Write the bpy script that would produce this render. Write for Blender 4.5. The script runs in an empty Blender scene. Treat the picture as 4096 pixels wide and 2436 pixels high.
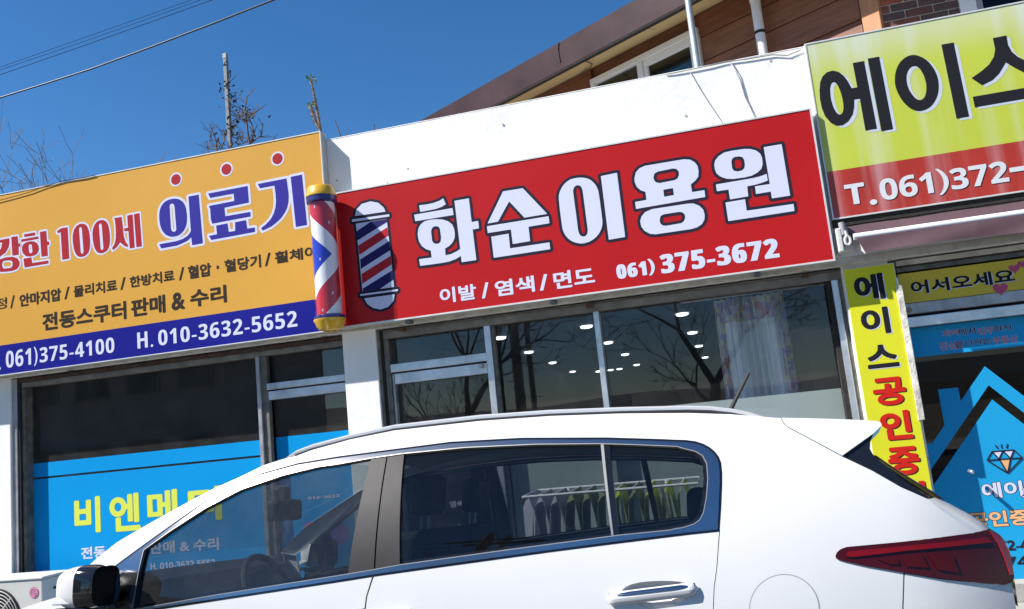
import bpy, math, random
import numpy as np
from mathutils import Vector, Matrix
from mathutils.geometry import delaunay_2d_cdt

S = bpy.context.scene
COL = S.collection
rad = math.radians

# ---------------------------------------------------------------- camera
YAW, PITCH, ROLL, FPX, H = 0.2354852, 0.1445163, -0.1014095, 3267.09, 1.6
CX, CY = 2048.0, 1218.0
def _rot(y, p, r):
    fwd = np.array([-math.sin(y) * math.cos(p), math.cos(y) * math.cos(p), math.sin(p)])
    right = np.array([math.cos(y), math.sin(y), 0.0])
    up = np.cross(right, fwd)
    r2 = math.cos(r) * right + math.sin(r) * up
    u2 = -math.sin(r) * right + math.cos(r) * up
    return r2, u2, fwd
R_, U_, F_ = _rot(YAW, PITCH, ROLL)
cam = bpy.data.cameras.new('camera')
cam.sensor_fit = 'HORIZONTAL'; cam.sensor_width = 36.0
cam.lens = FPX / 4096 * 36.0
cam.clip_start = 0.05; cam.clip_end = 2000
camo = bpy.data.objects.new('camera', cam); COL.objects.link(camo)
M = Matrix.Identity(4)
for i in range(3):
    M[i][0], M[i][1], M[i][2] = R_[i], U_[i], -F_[i]
M[2][3] = H
camo.matrix_world = M
S.camera = camo

# ---------------------------------------------------------------- light
SUN = Vector((1.87, 1.0, -2.27)).normalized()           # direction the light travels
elev = math.asin(-SUN.z)
az = math.atan2(-SUN.x, -SUN.y)                          # clockwise from +Y
world = bpy.data.worlds.new('World'); S.world = world; world.use_nodes = True
nt = world.node_tree
bg = nt.nodes['Background']
sky = nt.nodes.new('ShaderNodeTexSky'); sky.sky_type = 'NISHITA'
sky.sun_disc = False; sky.sun_elevation = elev; sky.sun_rotation = az
sky.altitude = 300; sky.air_density = 1.0; sky.dust_density = 0.1; sky.ozone_density = 6.0
hs_ = nt.nodes.new('ShaderNodeHueSaturation'); hs_.inputs['Saturation'].default_value = 1.2
nt.links.new(sky.outputs[0], hs_.inputs['Color']); nt.links.new(hs_.outputs[0], bg.inputs[0]); bg.inputs[1].default_value = 0.072
sl = bpy.data.lights.new('sun', 'SUN'); sl.energy = 5.0; sl.angle = rad(0.53); sl.color = (1.0, 0.955, 0.88)
so = bpy.data.objects.new('sun', sl); COL.objects.link(so)
so.rotation_euler = SUN.to_track_quat('-Z', 'Y').to_euler()
so.location = (-20, -20, 30)
S.view_settings.view_transform = 'Standard'; S.view_settings.look = 'None'
S.view_settings.exposure = 0.95; S.view_settings.gamma = 1.0
S.view_settings.use_curve_mapping = False
try:
    S.cycles.max_bounces = 8; S.cycles.transparent_max_bounces = 16
except Exception: pass

# ---------------------------------------------------------------- photo -> world helpers (each point lies on a stated real plane)
CAMV = np.array([0, 0, H])
def ray(px, py):
    return R_ * ((px - CX) / FPX) - U_ * ((py - CY) / FPX) + F_
def P(px, py, Y):
    d = ray(px, py); t = Y / d[1]; p = d * t + CAMV
    return Vector((p[0], p[1], p[2]))
def Pz(px, py, z):
    d = ray(px, py); t = (z - H) / d[2]; p = d * t + CAMV
    return Vector(p)
def Pp(px, py, p0, n):
    d = ray(px, py); t = np.dot(np.array(p0) - CAMV, n) / np.dot(d, n); p = d * t + CAMV
    return Vector(p)
def crop(ox, oy, s):
    return lambda x, y: (ox + x / s, oy + y / s)
c1 = crop(0, 0, 1.7664); c2 = crop(1350, 0, 1.7664); c3 = crop(2696, 0, 1.7664)
c4 = crop(0, 800, 1.7664); c5 = crop(1350, 800, 1.7664); c6 = crop(2696, 800, 1.7664)
cA = crop(0, 1596, 1.7664); cB = crop(1350, 1596, 1.7664); cC = crop(2696, 1596, 1.7664)

# ---------------------------------------------------------------- materials
MATS = {}
def lin(c):
    return tuple(((v / 255) / 12.92 if v / 255 <= 0.04045 else ((v / 255 + 0.055) / 1.055) ** 2.4) for v in c)
def mat(name, col, rough=0.5, metal=0.0, var=0.0, vscale=8.0, bump=0.0, bscale=60.0, coat=0.0, spec=0.5, streak=0.0, streak_col=(0.5, 0.5, 0.5), emit=0.0, stretch=(1, 1, 1)):
    if name in MATS: return MATS[name]
    m = bpy.data.materials.new(name); m.use_nodes = True
    n = m.node_tree.nodes; l = m.node_tree.links
    b = n['Principled BSDF']
    b.inputs['Base Color'].default_value = (*col, 1); b.inputs['Roughness'].default_value = rough
    b.inputs['Metallic'].default_value = metal; b.inputs['Specular IOR Level'].default_value = spec
    b.inputs['Coat Weight'].default_value = coat; b.inputs['Coat Roughness'].default_value = 0.04
    if emit:
        b.inputs['Emission Color'].default_value = (*col, 1); b.inputs['Emission Strength'].default_value = emit
    tc = n.new('ShaderNodeTexCoord'); mp = n.new('ShaderNodeMapping'); mp.inputs['Scale'].default_value = stretch
    l.new(tc.outputs['Object'], mp.inputs['Vector'])
    cur = None
    if var:
        t = n.new('ShaderNodeTexNoise'); t.inputs['Scale'].default_value = vscale; t.inputs['Detail'].default_value = 6
        l.new(mp.outputs[0], t.inputs['Vector'])
        r = n.new('ShaderNodeValToRGB')
        r.color_ramp.elements[0].position = 0.3; r.color_ramp.elements[1].position = 0.7
        r.color_ramp.elements[0].color = (*[max(0, c * (1 - var)) for c in col], 1)
        r.color_ramp.elements[1].color = (*[min(1, c * (1 + var)) for c in col], 1)
        l.new(t.outputs['Fac'], r.inputs['Fac']); cur = r.outputs['Color']
        rr = n.new('ShaderNodeMapRange'); rr.inputs['To Min'].default_value = max(0.02, rough - 0.08); rr.inputs['To Max'].default_value = min(1, rough + 0.08)
        l.new(t.outputs['Fac'], rr.inputs['Value']); l.new(rr.outputs[0], b.inputs['Roughness'])
    if streak:
        mp2 = n.new('ShaderNodeMapping'); mp2.inputs['Scale'].default_value = (5.0, 5.0, 0.35)
        l.new(tc.outputs['Object'], mp2.inputs['Vector'])
        t2 = n.new('ShaderNodeTexNoise'); t2.inputs['Scale'].default_value = 2.2; t2.inputs['Detail'].default_value = 5; t2.inputs['Roughness'].default_value = 0.6
        l.new(mp2.outputs[0], t2.inputs['Vector'])
        r2 = n.new('ShaderNodeMapRange'); r2.inputs['From Min'].default_value = 0.47; r2.inputs['From Max'].default_value = 0.78
        r2.inputs['To Max'].default_value = streak
        l.new(t2.outputs['Fac'], r2.inputs['Value'])
        mx = n.new('ShaderNodeMix'); mx.data_type = 'RGBA'
        l.new(r2.outputs[0], mx.inputs['Factor'])
        if cur is not None: l.new(cur, mx.inputs['A'])
        else: mx.inputs['A'].default_value = (*col, 1)
        mx.inputs['B'].default_value = (*streak_col, 1); cur = mx.outputs['Result']
    if cur is not None: l.new(cur, b.inputs['Base Color'])
    if bump:
        t3 = n.new('ShaderNodeTexNoise'); t3.inputs['Scale'].default_value = bscale; t3.inputs['Detail'].default_value = 5
        l.new(mp.outputs[0], t3.inputs['Vector'])
        bp = n.new('ShaderNodeBump'); bp.inputs['Strength'].default_value = bump; bp.inputs['Distance'].default_value = 0.01
        l.new(t3.outputs['Fac'], bp.inputs['Height']); l.new(bp.outputs[0], b.inputs['Normal'])
    MATS[name] = m
    return m
def glass(name, tint, ior=1.5, rough=0.0, gain=1.0, dust=0.0):
    if name in MATS: return MATS[name]
    m = bpy.data.materials.new(name); m.use_nodes = True
    n = m.node_tree.nodes; l = m.node_tree.links; n.clear()
    out = n.new('ShaderNodeOutputMaterial'); mx = n.new('ShaderNodeMixShader')
    tr = n.new('ShaderNodeBsdfTransparent'); tr.inputs[0].default_value = (*tint, 1)
    gl = n.new('ShaderNodeBsdfGlossy'); gl.inputs['Roughness'].default_value = rough; gl.inputs[0].default_value = (1, 1, 1, 1)
    fr = n.new('ShaderNodeFresnel'); ge = n.new('ShaderNodeNewGeometry'); mr_ = n.new('ShaderNodeMapRange')
    mr_.inputs['To Min'].default_value = ior; mr_.inputs['To Max'].default_value = 1.0 / ior
    l.new(ge.outputs['Backfacing'], mr_.inputs['Value']); l.new(mr_.outputs[0], fr.inputs[0])
    ma = n.new('ShaderNodeMath'); ma.operation = 'MULTIPLY'; ma.inputs[1].default_value = gain; ma.use_clamp = True
    l.new(fr.outputs[0], ma.inputs[0]); l.new(ma.outputs[0], mx.inputs[0])
    l.new(tr.outputs[0], mx.inputs[1]); l.new(gl.outputs[0], mx.inputs[2])
    if dust:
        m2 = n.new('ShaderNodeMixShader'); df = n.new('ShaderNodeBsdfDiffuse'); df.inputs[0].default_value = (0.55, 0.55, 0.53, 1)
        tc = n.new('ShaderNodeTexCoord'); t = n.new('ShaderNodeTexNoise'); t.inputs['Scale'].default_value = 5; t.inputs['Detail'].default_value = 8; t.inputs['Roughness'].default_value = 0.7
        l.new(tc.outputs['Object'], t.inputs['Vector']); r = n.new('ShaderNodeMapRange'); r.inputs['From Min'].default_value = 0.3; r.inputs['From Max'].default_value = 0.75
        r.inputs['To Min'].default_value = dust * 0.4; r.inputs['To Max'].default_value = dust * 1.8; l.new(t.outputs['Fac'], r.inputs['Value'])
        l.new(r.outputs[0], m2.inputs[0]); l.new(mx.outputs[0], m2.inputs[1]); l.new(df.outputs[0], m2.inputs[2]); l.new(m2.outputs[0], out.inputs[0])
    else: l.new(mx.outputs[0], out.inputs[0])
    MATS[name] = m
    return m
def film(name, col, alpha):
    m = bpy.data.materials.new(name); m.use_nodes = True
    n = m.node_tree.nodes; l = m.node_tree.links; n.clear()
    out = n.new('ShaderNodeOutputMaterial'); mx = n.new('ShaderNodeMixShader'); mx.inputs[0].default_value = alpha
    tr = n.new('ShaderNodeBsdfTransparent'); df = n.new('ShaderNodeBsdfDiffuse'); df.inputs[0].default_value = (*col, 1)
    l.new(tr.outputs[0], mx.inputs[1]); l.new(df.outputs[0], mx.inputs[2]); l.new(mx.outputs[0], out.inputs[0])
    return m

# ---------------------------------------------------------------- object helpers
BASE = {}
def tag(o, label=None, cat=None, group=None, kind=None):
    if label: o['label'] = label
    if cat: o['category'] = cat
    if group: o['group'] = group
    if kind: o['kind'] = kind
    return o
def thing(name, label, cat, loc=(0, 0, 0), group=None):
    o = bpy.data.objects.new(name, None); COL.objects.link(o); o.location = loc; o.empty_display_size = 0.1
    BASE[o.name] = Vector(loc)
    return tag(o, label, cat, group)
def link(name, me, parent=None):
    o = bpy.data.objects.new(name, me); COL.objects.link(o)
    if parent is not None:
        o.parent = parent; BASE[o.name] = BASE[parent.name]
    else:
        BASE[o.name] = Vector((0, 0, 0))
    return o
class MB:
    def __init__(s): s.v = []; s.f = []; s.n = None; s.smooth = False
    def quad(s, a, b, c, d):
        k = len(s.v); s.v += [Vector(a), Vector(b), Vector(c), Vector(d)]; s.f.append((k, k + 1, k + 2, k + 3)); return s
    def box(s, x0, x1, y0, y1, z0, z1):
        k = len(s.v)
        s.v += [Vector((x, y, z)) for z in (z0, z1) for y in (y0, y1) for x in (x0, x1)]
        s.f += [tuple(k + i for i in q) for q in ((0, 2, 3, 1), (4, 5, 7, 6), (0, 1, 5, 4), (2, 6, 7, 3), (0, 4, 6, 2), (1, 3, 7, 5))]
        return s
    def prism(s, pts, off):
        """closed solid: planar loop pts, extruded by vector off"""
        k = len(s.v); n = len(pts); off = Vector(off)
        s.v += [Vector(p) for p in pts] + [Vector(p) + off for p in pts]
        s.f.append(tuple(range(k, k + n))); s.f.append(tuple(range(k + 2 * n - 1, k + n - 1, -1)))
        for i in range(n):
            j = (i + 1) % n; s.f.append((k + i, k + n + i, k + n + j, k + j))
        return s
    def tube(s, pts, r, n=6, caps=True):
        pts = [Vector(p) for p in pts]; rs = r if isinstance(r, (list, tuple)) else [r] * len(pts)
        k = len(s.v); prev = None
        for i, p in enumerate(pts):
            d = (pts[min(i + 1, len(pts) - 1)] - pts[max(i - 1, 0)])
            if d.length < 1e-9: d = Vector((0, 0, 1))
            d.normalize()
            a = (d.orthogonal() if prev is None else (prev - d * prev.dot(d)))
            if a.length < 1e-6: a = d.orthogonal()
            a.normalize(); b = d.cross(a); prev = a
            for q in range(n):
                t = 2 * math.pi * q / n
                s.v.append(p + (a * math.cos(t) + b * math.sin(t)) * rs[i])
        for i in range(len(pts) - 1):
            for q in range(n):
                q2 = (q + 1) % n
                s.f.append((k + i * n + q, k + i * n + q2, k + (i + 1) * n + q2, k + (i + 1) * n + q))
        if caps:
            s.f.append(tuple(k + q for q in reversed(range(n)))); e = k + (len(pts) - 1) * n
            s.f.append(tuple(e + q for q in range(n)))
        return s
    def lathe(s, prof, c, n=32):
        """prof: list of (r, z) bottom to top around the vertical axis through c"""
        k = len(s.v); c = Vector(c)
        for (r, z) in prof:
            for q in range(n):
                t = 2 * math.pi * q / n
                s.v.append(c + Vector((r * math.cos(t), r * math.sin(t), z)))
        for i in range(len(prof) - 1):
            for q in range(n):
                q2 = (q + 1) % n
                s.f.append((k + i * n + q, k + i * n + q2, k + (i + 1) * n + q2, k + (i + 1) * n + q))
        s.f.append(tuple(k + q for q in reversed(range(n)))); e = k + (len(prof) - 1) * n
        s.f.append(tuple(e + q for q in range(n)))
        return s
    def grid(s, fn, nu, nv, closed=False):
        k = len(s.v)
        for i in range(nu + 1):
            for j in range(nv + 1):
                s.v.append(Vector(fn(i / nu, j / nv)))
        for i in range(nu):
            for j in range(nv):
                a = k + i * (nv + 1) + j
                s.f.append((a, a + nv + 1, a + nv + 2, a + 1))
        return s
    def ball(s, c, r, n=10, m=6, sq=(1, 1, 1), rot=None):
        k = len(s.v); c = Vector(c)
        for i in range(m + 1):
            ph = math.pi * i / m
            for q in range(n):
                t = 2 * math.pi * q / n
                v = Vector((r * sq[0] * math.sin(ph) * math.cos(t), r * sq[1] * math.sin(ph) * math.sin(t), r * sq[2] * math.cos(ph)))
                if rot: v = rot @ v
                s.v.append(c + v)
        for i in range(m):
            for q in range(n):
                q2 = (q + 1) % n
                s.f.append((k + i * n + q, k + (i + 1) * n + q, k + (i + 1) * n + q2, k + i * n + q2))
        return s
    def build(s, name, m, parent=None, bevel=0.0, smooth=False, seg=2):
        b = BASE[parent.name] if parent is not None else Vector((0, 0, 0))
        me = bpy.data.meshes.new(name)
        me.from_pydata([tuple(v - b) for v in s.v], [], s.f); me.update()
        me.validate()
        if m is not None: me.materials.append(m)
        o = link(name, me, parent)
        if smooth:
            me.polygons.foreach_set('use_smooth', [True] * len(me.polygons))
            try: me.set_sharp_from_angle(angle=rad(40))
            except Exception: pass
        if bevel:
            bv = o.modifiers.new('bevel', 'BEVEL'); bv.width = bevel; bv.segments = seg; bv.limit_method = 'ANGLE'
        return o
def fillcurve(loops, name, m, parent, to3, base=None):
    """2-D loops (with holes) filled as one flat mesh; to3 maps (u, v) to a world point"""
    cu = bpy.data.curves.new(name, 'CURVE'); cu.dimensions = '2D'; cu.fill_mode = 'BOTH'
    for lp in loops:
        sp = cu.splines.new('POLY'); sp.points.add(len(lp) - 1); sp.use_cyclic_u = True
        for i, (x, y) in enumerate(lp): sp.points[i].co = (x, y, 0, 1)
    o = bpy.data.objects.new('tmp', cu); COL.objects.link(o)
    dg = bpy.context.evaluated_depsgraph_get(); dg.update()
    me = bpy.data.meshes.new_from_object(o.evaluated_get(dg))
    bpy.data.objects.remove(o); bpy.data.curves.remove(cu)
    return _finish_flat(me, name, m, parent, to3)
def _finish_flat(me, name, m, parent, to3):
    b = BASE[parent.name] if parent is not None else Vector((0, 0, 0))
    for v in me.vertices: v.co = to3(v.co.x, v.co.y) - b
    me.materials.clear(); me.materials.append(m); me.update()
    me.name = name
    return link(name, me, parent)
def plane_xz(Y): return lambda u, v: Vector((u, Y, v))
_SB = {**{str(i): chr(0x1D7EC + i) for i in range(10)}, 'H': chr(0x1D5DB), 'T': chr(0x1D5E7)}
_ff = {}
def fontfield(body, track=1.0):
    """the glyph outlines of a line of text as a signed distance field in em units"""
    ck = (body, track)
    if ck in _ff: return _ff[ck]
    cu = bpy.data.curves.new('t', 'FONT'); cu.body = ''.join(_SB.get(c, c) for c in body); cu.resolution_u = 4; cu.space_character = track
    o = bpy.data.objects.new('tmp', cu); COL.objects.link(o)
    dg = bpy.context.evaluated_depsgraph_get(); dg.update()
    me = bpy.data.meshes.new_from_object(o.evaluated_get(dg))
    bpy.data.objects.remove(o); bpy.data.curves.remove(cu)
    key = lambda v: (round(v.co.x, 5), round(v.co.y, 5))
    cnt = {}
    for p in me.polygons:
        vs = [key(me.vertices[i]) for i in p.vertices]
        for a, b in zip(vs, vs[1:] + vs[:1]):
            if a != b: cnt.setdefault((min(a, b), max(a, b)), []).append((a, b))
    nxt = {}
    for l_ in cnt.values():
        if len(l_) == 1: nxt.setdefault(l_[0][0], []).append(l_[0][1])
    bpy.data.meshes.remove(me)
    loops = []
    while nxt:
        k0 = next(iter(nxt)); lp = [k0]; k = nxt[k0].pop()
        if not nxt[k0]: del nxt[k0]
        while k != k0 and k in nxt:
            lp.append(k); k2 = nxt[k].pop()
            if not nxt[k]: del nxt[k]
            k = k2
        if len(lp) > 2: loops.append(np.array(lp))
    A = np.concatenate(loops); st = 0.0125; pad = 0.12
    lo = A.min(0) - pad; hi = A.max(0) + pad
    xs = np.arange(lo[0], hi[0], st); ys = np.arange(lo[1], hi[1], st)
    D = np.full((len(ys), len(xs)), 0.2); I = np.zeros(D.shape, bool)
    for lp in loops:
        a, b = lp.min(0) - pad * .8, lp.max(0) + pad * .8
        i0, i1 = np.searchsorted(xs, (a[0], b[0])); j0, j1 = np.searchsorted(ys, (a[1], b[1]))
        Xg, Yg = np.meshgrid(xs[i0:i1], ys[j0:j1]); sd = sdf_poly(lp, np.stack([Xg.ravel(), Yg.ravel()], 1)).reshape(Xg.shape)
        D[j0:j1, i0:i1] = np.minimum(D[j0:j1, i0:i1], np.abs(sd)); I[j0:j1, i0:i1] ^= sd < 0
    Fd = np.where(I, -D, D)
    _ff[ck] = (Fd, xs, ys, A.min(0), A.max(0))
    return _ff[ck]
def text(body, bl, tr, Y, m, parent, name='lettering', bold=0.02, dx=0.0, dz=0.0, grow=0.0, hb=None, track=1.0):
    """print a line of text on the upright plane at depth Y, filling the rectangle bl..tr (photo pixels on that plane)"""
    a, b = P(*bl, Y), P(*tr, Y)
    x0, x1, z0, z1 = a.x, b.x, a.z, b.z
    Fd, xs, ys, lo, hi = fontfield(body, track)
    w0, h0 = hi - lo
    if hb is None: hb = max(0.0, min(0.0375 if body[0] in '0123456789' else 0.025, (0.085 + 2 * bold) * (h0 and ((z1 - z0) / h0) / ((x1 - x0) / w0) * 1.12 - 1) / 2)) if len(body) > 1 else 0.0
    k = int(round(hb / 0.0125))
    if k:
        G = Fd.copy()
        for q in range(1, k + 1):
            G[:, q:] = np.minimum(G[:, q:], Fd[:, :-q]); G[:, :-q] = np.minimum(G[:, :-q], Fd[:, q:])
        Fd = G
    ex = np.array([bold + k * 0.0125, bold]); lo = lo - ex; hi = hi + ex
    f = lambda u, v: Vector((x0 + dx + (u - lo[0]) / (hi[0] - lo[0]) * (x1 - x0), Y, z0 + dz + (v - lo[1]) / (hi[1] - lo[1]) * (z1 - z0)))
    return fillcurve(contour(Fd, xs, ys, bold + grow), name, m, parent, f)

# ---------------------------------------------------------------- lettering drawn from outlines (distance field -> contour)
def sdf_poly(poly, G):
    Pn = np.array(poly, float); A = Pn; B = np.roll(Pn, -1, 0)
    d2 = np.full(len(G), 1e9); ins = np.zeros(len(G), bool)
    for a, b in zip(A, B):
        e = b - a; w = G - a; L = max(1e-12, e @ e)
        t = np.clip((w @ e) / L, 0, 1); dd = w - t[:, None] * e
        d2 = np.minimum(d2, (dd * dd).sum(1))
        c = ((a[1] > G[:, 1]) != (b[1] > G[:, 1]))
        if abs(b[1] - a[1]) > 1e-12:
            ins ^= c & (G[:, 0] < (b[0] - a[0]) * (G[:, 1] - a[1]) / (b[1] - a[1]) + a[0])
    d = np.sqrt(d2); d[ins] *= -1
    return d
def contour(F, xs, ys, lv):
    F = F - lv; nx, ny = len(xs), len(ys); nxt = {}
    pts = {}
    def ep(i, j, k):
        key = (i, j, k)
        if key not in pts:
            if k == 0: a, b = F[j, i], F[j, i + 1]; t = a / (a - b); pts[key] = (xs[i] + t * (xs[i + 1] - xs[i]), ys[j])
            else: a, b = F[j, i], F[j + 1, i]; t = a / (a - b); pts[key] = (xs[i], ys[j] + t * (ys[j + 1] - ys[j]))
        return key
    T = {1: [(3, 0)], 2: [(0, 1)], 3: [(3, 1)], 4: [(1, 2)], 5: [(3, 0), (1, 2)], 6: [(0, 2)], 7: [(3, 2)], 8: [(2, 3)], 9: [(2, 0)], 10: [(2, 3), (0, 1)], 11: [(2, 1)], 12: [(1, 3)], 13: [(1, 0)], 14: [(0, 3)]}
    I = (F < 0).astype(int)
    code = I[:-1, :-1] + 2 * I[:-1, 1:] + 4 * I[1:, 1:] + 8 * I[1:, :-1]
    for j, i in zip(*np.nonzero((code > 0) & (code < 15))):
        e = [(i, j, 0), (i + 1, j, 1), (i, j + 1, 0), (i, j, 1)]
        for a, b in T[int(code[j, i])]:
            nxt[ep(*e[a])] = ep(*e[b])
    loops = []
    while nxt:
        k0, k = next(iter(nxt.items())); lp = [k0]; del nxt[k0]
        while k != k0 and k in nxt:
            lp.append(k); k2 = nxt.pop(k); k = k2
        L = np.array([pts[q] for q in lp])
        if len(L) > 8:
            keep = [0]                                    # drop points on straight runs
            for q in range(1, len(L) - 1):
                a, b, c = L[keep[-1]], L[q], L[q + 1]
                if abs((b[0] - a[0]) * (c[1] - a[1]) - (b[1] - a[1]) * (c[0] - a[0])) > 1.5e-6 or q - keep[-1] > 12: keep.append(q)
            keep.append(len(L) - 1); L = L[keep]
        if len(L) > 3: loops.append([tuple(q) for q in L])
    return loops
def smooth_loop(p, it=1):
    p = np.array(p, float)
    for _ in range(it):
        q = np.roll(p, -1, 0); p = np.stack([p * .75 + q * .25, p * .25 + q * .75], 1).reshape(-1, 2)
    return p
def field(shapes, step=0.0035, pad=0.03):
    A = np.concatenate([np.array(s[1]) for s in shapes]); lo = A.min(0) - pad; hi = A.max(0) + pad
    xs = np.arange(lo[0], hi[0], step); ys = np.arange(lo[1], hi[1], step)
    X, Y = np.meshgrid(xs, ys); G = np.stack([X.ravel(), Y.ravel()], 1); d = np.full(len(G), 1e3)
    for op, poly in shapes:
        s = sdf_poly(poly, G); d = np.minimum(d, s) if op == '+' else np.maximum(d, -s)
    return d.reshape(X.shape), xs, ys
def onplane(pts, cf, Y, dpx=(0, 0)):
    out = []
    for (x, y) in pts:
        q = cf(x, y); w = P(q[0] + dpx[0], q[1] + dpx[1], Y); out.append((w.x, w.z))
    return out
def glyphs(words, Y, m, parent, name='lettering', outline=0.0, mo=None, dpx=(0, 0), dy=0.0):
    """words: list of (cropfn, [(op, pts, smooth)]) printed on plane Y; one flat part, one outline part behind it"""
    fl, ol = [], []
    for cf, sh in words:
        shapes = []
        for s in sh:
            p = onplane(s[1], cf, Y, dpx)
            if len(s) > 2 and s[2]: p = smooth_loop(p, 2)
            shapes.append((s[0], p))
        Fd, xs, ys = field(shapes, pad=0.02 + outline)
        fl += contour(Fd, xs, ys, 0.0)
        if outline: ol += contour(Fd, xs, ys, outline)
    o = None
    if outline: o = fillcurve(ol, name + '_outline', mo, parent, plane_xz(Y - 0.0008 - dy))
    return fillcurve(fl, name, m, parent, plane_xz(Y - 0.0016 - dy)), o
def flatpoly(pts_px, Y, m, parent, name, cf=None, smooth=False):
    p = onplane(pts_px, cf or (lambda x, y: (x, y)), Y)
    if smooth: p = smooth_loop(p, 2)
    return fillcurve([[tuple(q) for q in p]], name, m, parent, plane_xz(Y))
def disc(c, r, n=28): return [(c[0] + r[0] * math.cos(2 * math.pi * i / n), c[1] + r[1] * math.sin(2 * math.pi * i / n)) for i in range(n)]

# ================================================================ setting
YS, YLIME, YPAR, YCOL, YFR, YGL = 6.0, 6.04, 6.10, 6.185, 6.235, 6.325
m_asph = mat('asphalt', (0.05, 0.05, 0.052), 0.9, var=0.25, vscale=3, bump=0.5, bscale=150)
m_conc = mat('concrete', (0.33, 0.32, 0.30), 0.9, var=0.15, vscale=4, bump=0.3, bscale=80)
m_paint_white = mat('road_paint', (0.75, 0.75, 0.72), 0.7, var=0.08, vscale=30)
g = MB().quad((-500, -500, -0.3), (500, -500, -0.3), (500, 500, -0.3), (-500, 500, -0.3)).build('ground', mat('earth', (0.16, 0.14, 0.10), 0.95, var=0.3, vscale=0.3)); tag(g, kind='structure')
g = MB().prism([(-120, -7.0, -0.4), (-120, 5.25, -0.4), (-120, 5.25, -0.235), (-120, 2.9, 0.0), (-120, -7.0, 0.0)], (240, 0, 0)).build('road', m_asph); tag(g, kind='structure')
mb = MB()
for k in range(-12, 13): mb.box(k * 6 - 1.5, k * 6 + 1.5, -1.06, -0.94, -0.01, 0.004)
tag(mb.build('road_marking', m_paint_white), kind='structure')
g = MB().box(-40, 40, 5.25, 6.19, -0.4, 0.12).build('pavement', m_conc, bevel=0.015); tag(g, kind='structure')
g = MB().box(-120, 120, -10.5, -7.0, -0.2, 0.12).build('pavement', m_conc, bevel=0.015); tag(g, kind='structure')
# far wooded hill behind the viewer (seen only as a reflection in the shop glass)
def hillfn(u, v):
    a = rad(205 + u * 130); r = 60 + v * 120
    h = (1.6 + 7.0 * math.exp(-((u - 0.285) / 0.045) ** 2) + 0.4 * math.sin(u * 23) + 0.3 * math.sin(u * 61) + 0.3 * math.sin(u * 190)) * math.sin(min(1, v * 1.3) * math.pi / 2)
    return (r * math.cos(a), r * math.sin(a), h * 1.0 - 0.5)
g = MB().grid(hillfn, 160, 12).build('hill', mat('woods', (0.05, 0.045, 0.035), 1.0, var=0.5, vscale=0.6, bump=1.0, bscale=2), smooth=True); tag(g, kind='structure')

def ridge(u, v):  # added unseen ridge, keeps warm horizon sky out of the glass reflections
    a = rad(195 + u * 150); r = 420 + v * 260
    h = (19 + 7 * math.sin(u * 7 + 2) + 3 * math.sin(u * 19) + 2 * math.sin(u * 57)) * math.sin(min(1, v * 1.25) * math.pi / 2)
    return (r * math.cos(a), r * math.sin(a), h - 1)
g = MB().grid(ridge, 160, 10).build('added_ridge', mat('added_ridge_blue', (0.06, 0.075, 0.085), 1.0, var=0.25, vscale=0.05), smooth=True); tag(g, kind='structure')
# building across the street, on its shaded side (seen only as a reflection)
def _mx(px, py, Yv): p = P(px, py, Yv); return p.x, 2 * YGL - p.y
oxa, oy = _mx(40, 1600, 27.0); oxb, _ = _mx(900, 1600, 27.0)
ob = thing('opposite_building', 'grey flat roofed building across the street mirrored in the left shop window', 'building', ((oxa + oxb) / 2, oy, 0))
MB().box(oxa - 6, oxb, oy - 8, oy, 0, 7.2).build('wall', mat('opposite_wall', (0.34, 0.33, 0.31), 0.9, var=0.15, vscale=0.8), ob)
MB().box(oxa - 6.2, oxb + 0.2, oy - 8.2, oy + 0.3, 7.2, 7.5).build('roof', m_conc, ob)
for k in range(7):
    for fz in (0.9, 4.1):
        x = oxb - 1.2 - k * 2.3
        w_ = MB().box(x - 0.75, x + 0.75, oy + 0.001, oy + 0.06, fz, fz + 1.5).build('window', mat('opposite_frame', (0.16, 0.16, 0.16), 0.5), ob)
        MB().box(x - 0.66, x + 0.66, oy + 0.061, oy + 0.07, fz + 0.09, fz + 1.41).build('pane', mat('opposite_glass', (0.03, 0.035, 0.04), 0.1), w_)

# ================================================================ shop building
m_plaster = mat('white_plaster', (0.79, 0.79, 0.765), 0.8, var=0.035, vscale=2.2, bump=0.4, bscale=11, streak=0.12, streak_col=(0.55, 0.54, 0.5))
m_cream = mat('cream_lintel', (0.5, 0.47, 0.40), 0.8, var=0.25, vscale=7, bump=0.3, bscale=40, streak=0.5, streak_col=(0.25, 0.2, 0.15))
m_rust = mat('rusty_steel', (0.06, 0.035, 0.025), 0.85, var=0.5, vscale=14, bump=0.3)
m_alu = mat('weathered_aluminium', (0.42, 0.42, 0.43), 0.45, metal=0.6, var=0.22, vscale=9, bump=0.1, streak=0.5, streak_col=(0.16, 0.15, 0.14))
m_alu_bright = mat('bright_aluminium', (0.62, 0.63, 0.65), 0.3, metal=0.75, var=0.2, vscale=7, bump=0.25, bscale=16)
m_frame_dark = mat('dirty_frame', (0.14, 0.135, 0.12), 0.6, metal=0.3, var=0.4, vscale=12, bump=0.2)
m_grime_shade = mat('grime_seal_shade', (0.02, 0.018, 0.016), 0.9, var=0.4, vscale=30)
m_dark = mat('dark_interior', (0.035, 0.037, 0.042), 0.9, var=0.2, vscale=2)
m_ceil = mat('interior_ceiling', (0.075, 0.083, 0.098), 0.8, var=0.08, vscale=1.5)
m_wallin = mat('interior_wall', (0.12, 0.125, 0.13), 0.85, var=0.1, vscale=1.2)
zl = sum(P(*q, YPAR).z for q in ((1560, 1300), (2696, 1154), (3361, 1057))) / 3
zt = (P(1310, 568, YPAR).z + P(2000, 420, YPAR).z + P(3215, 192, YPAR).z) / 3
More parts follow.
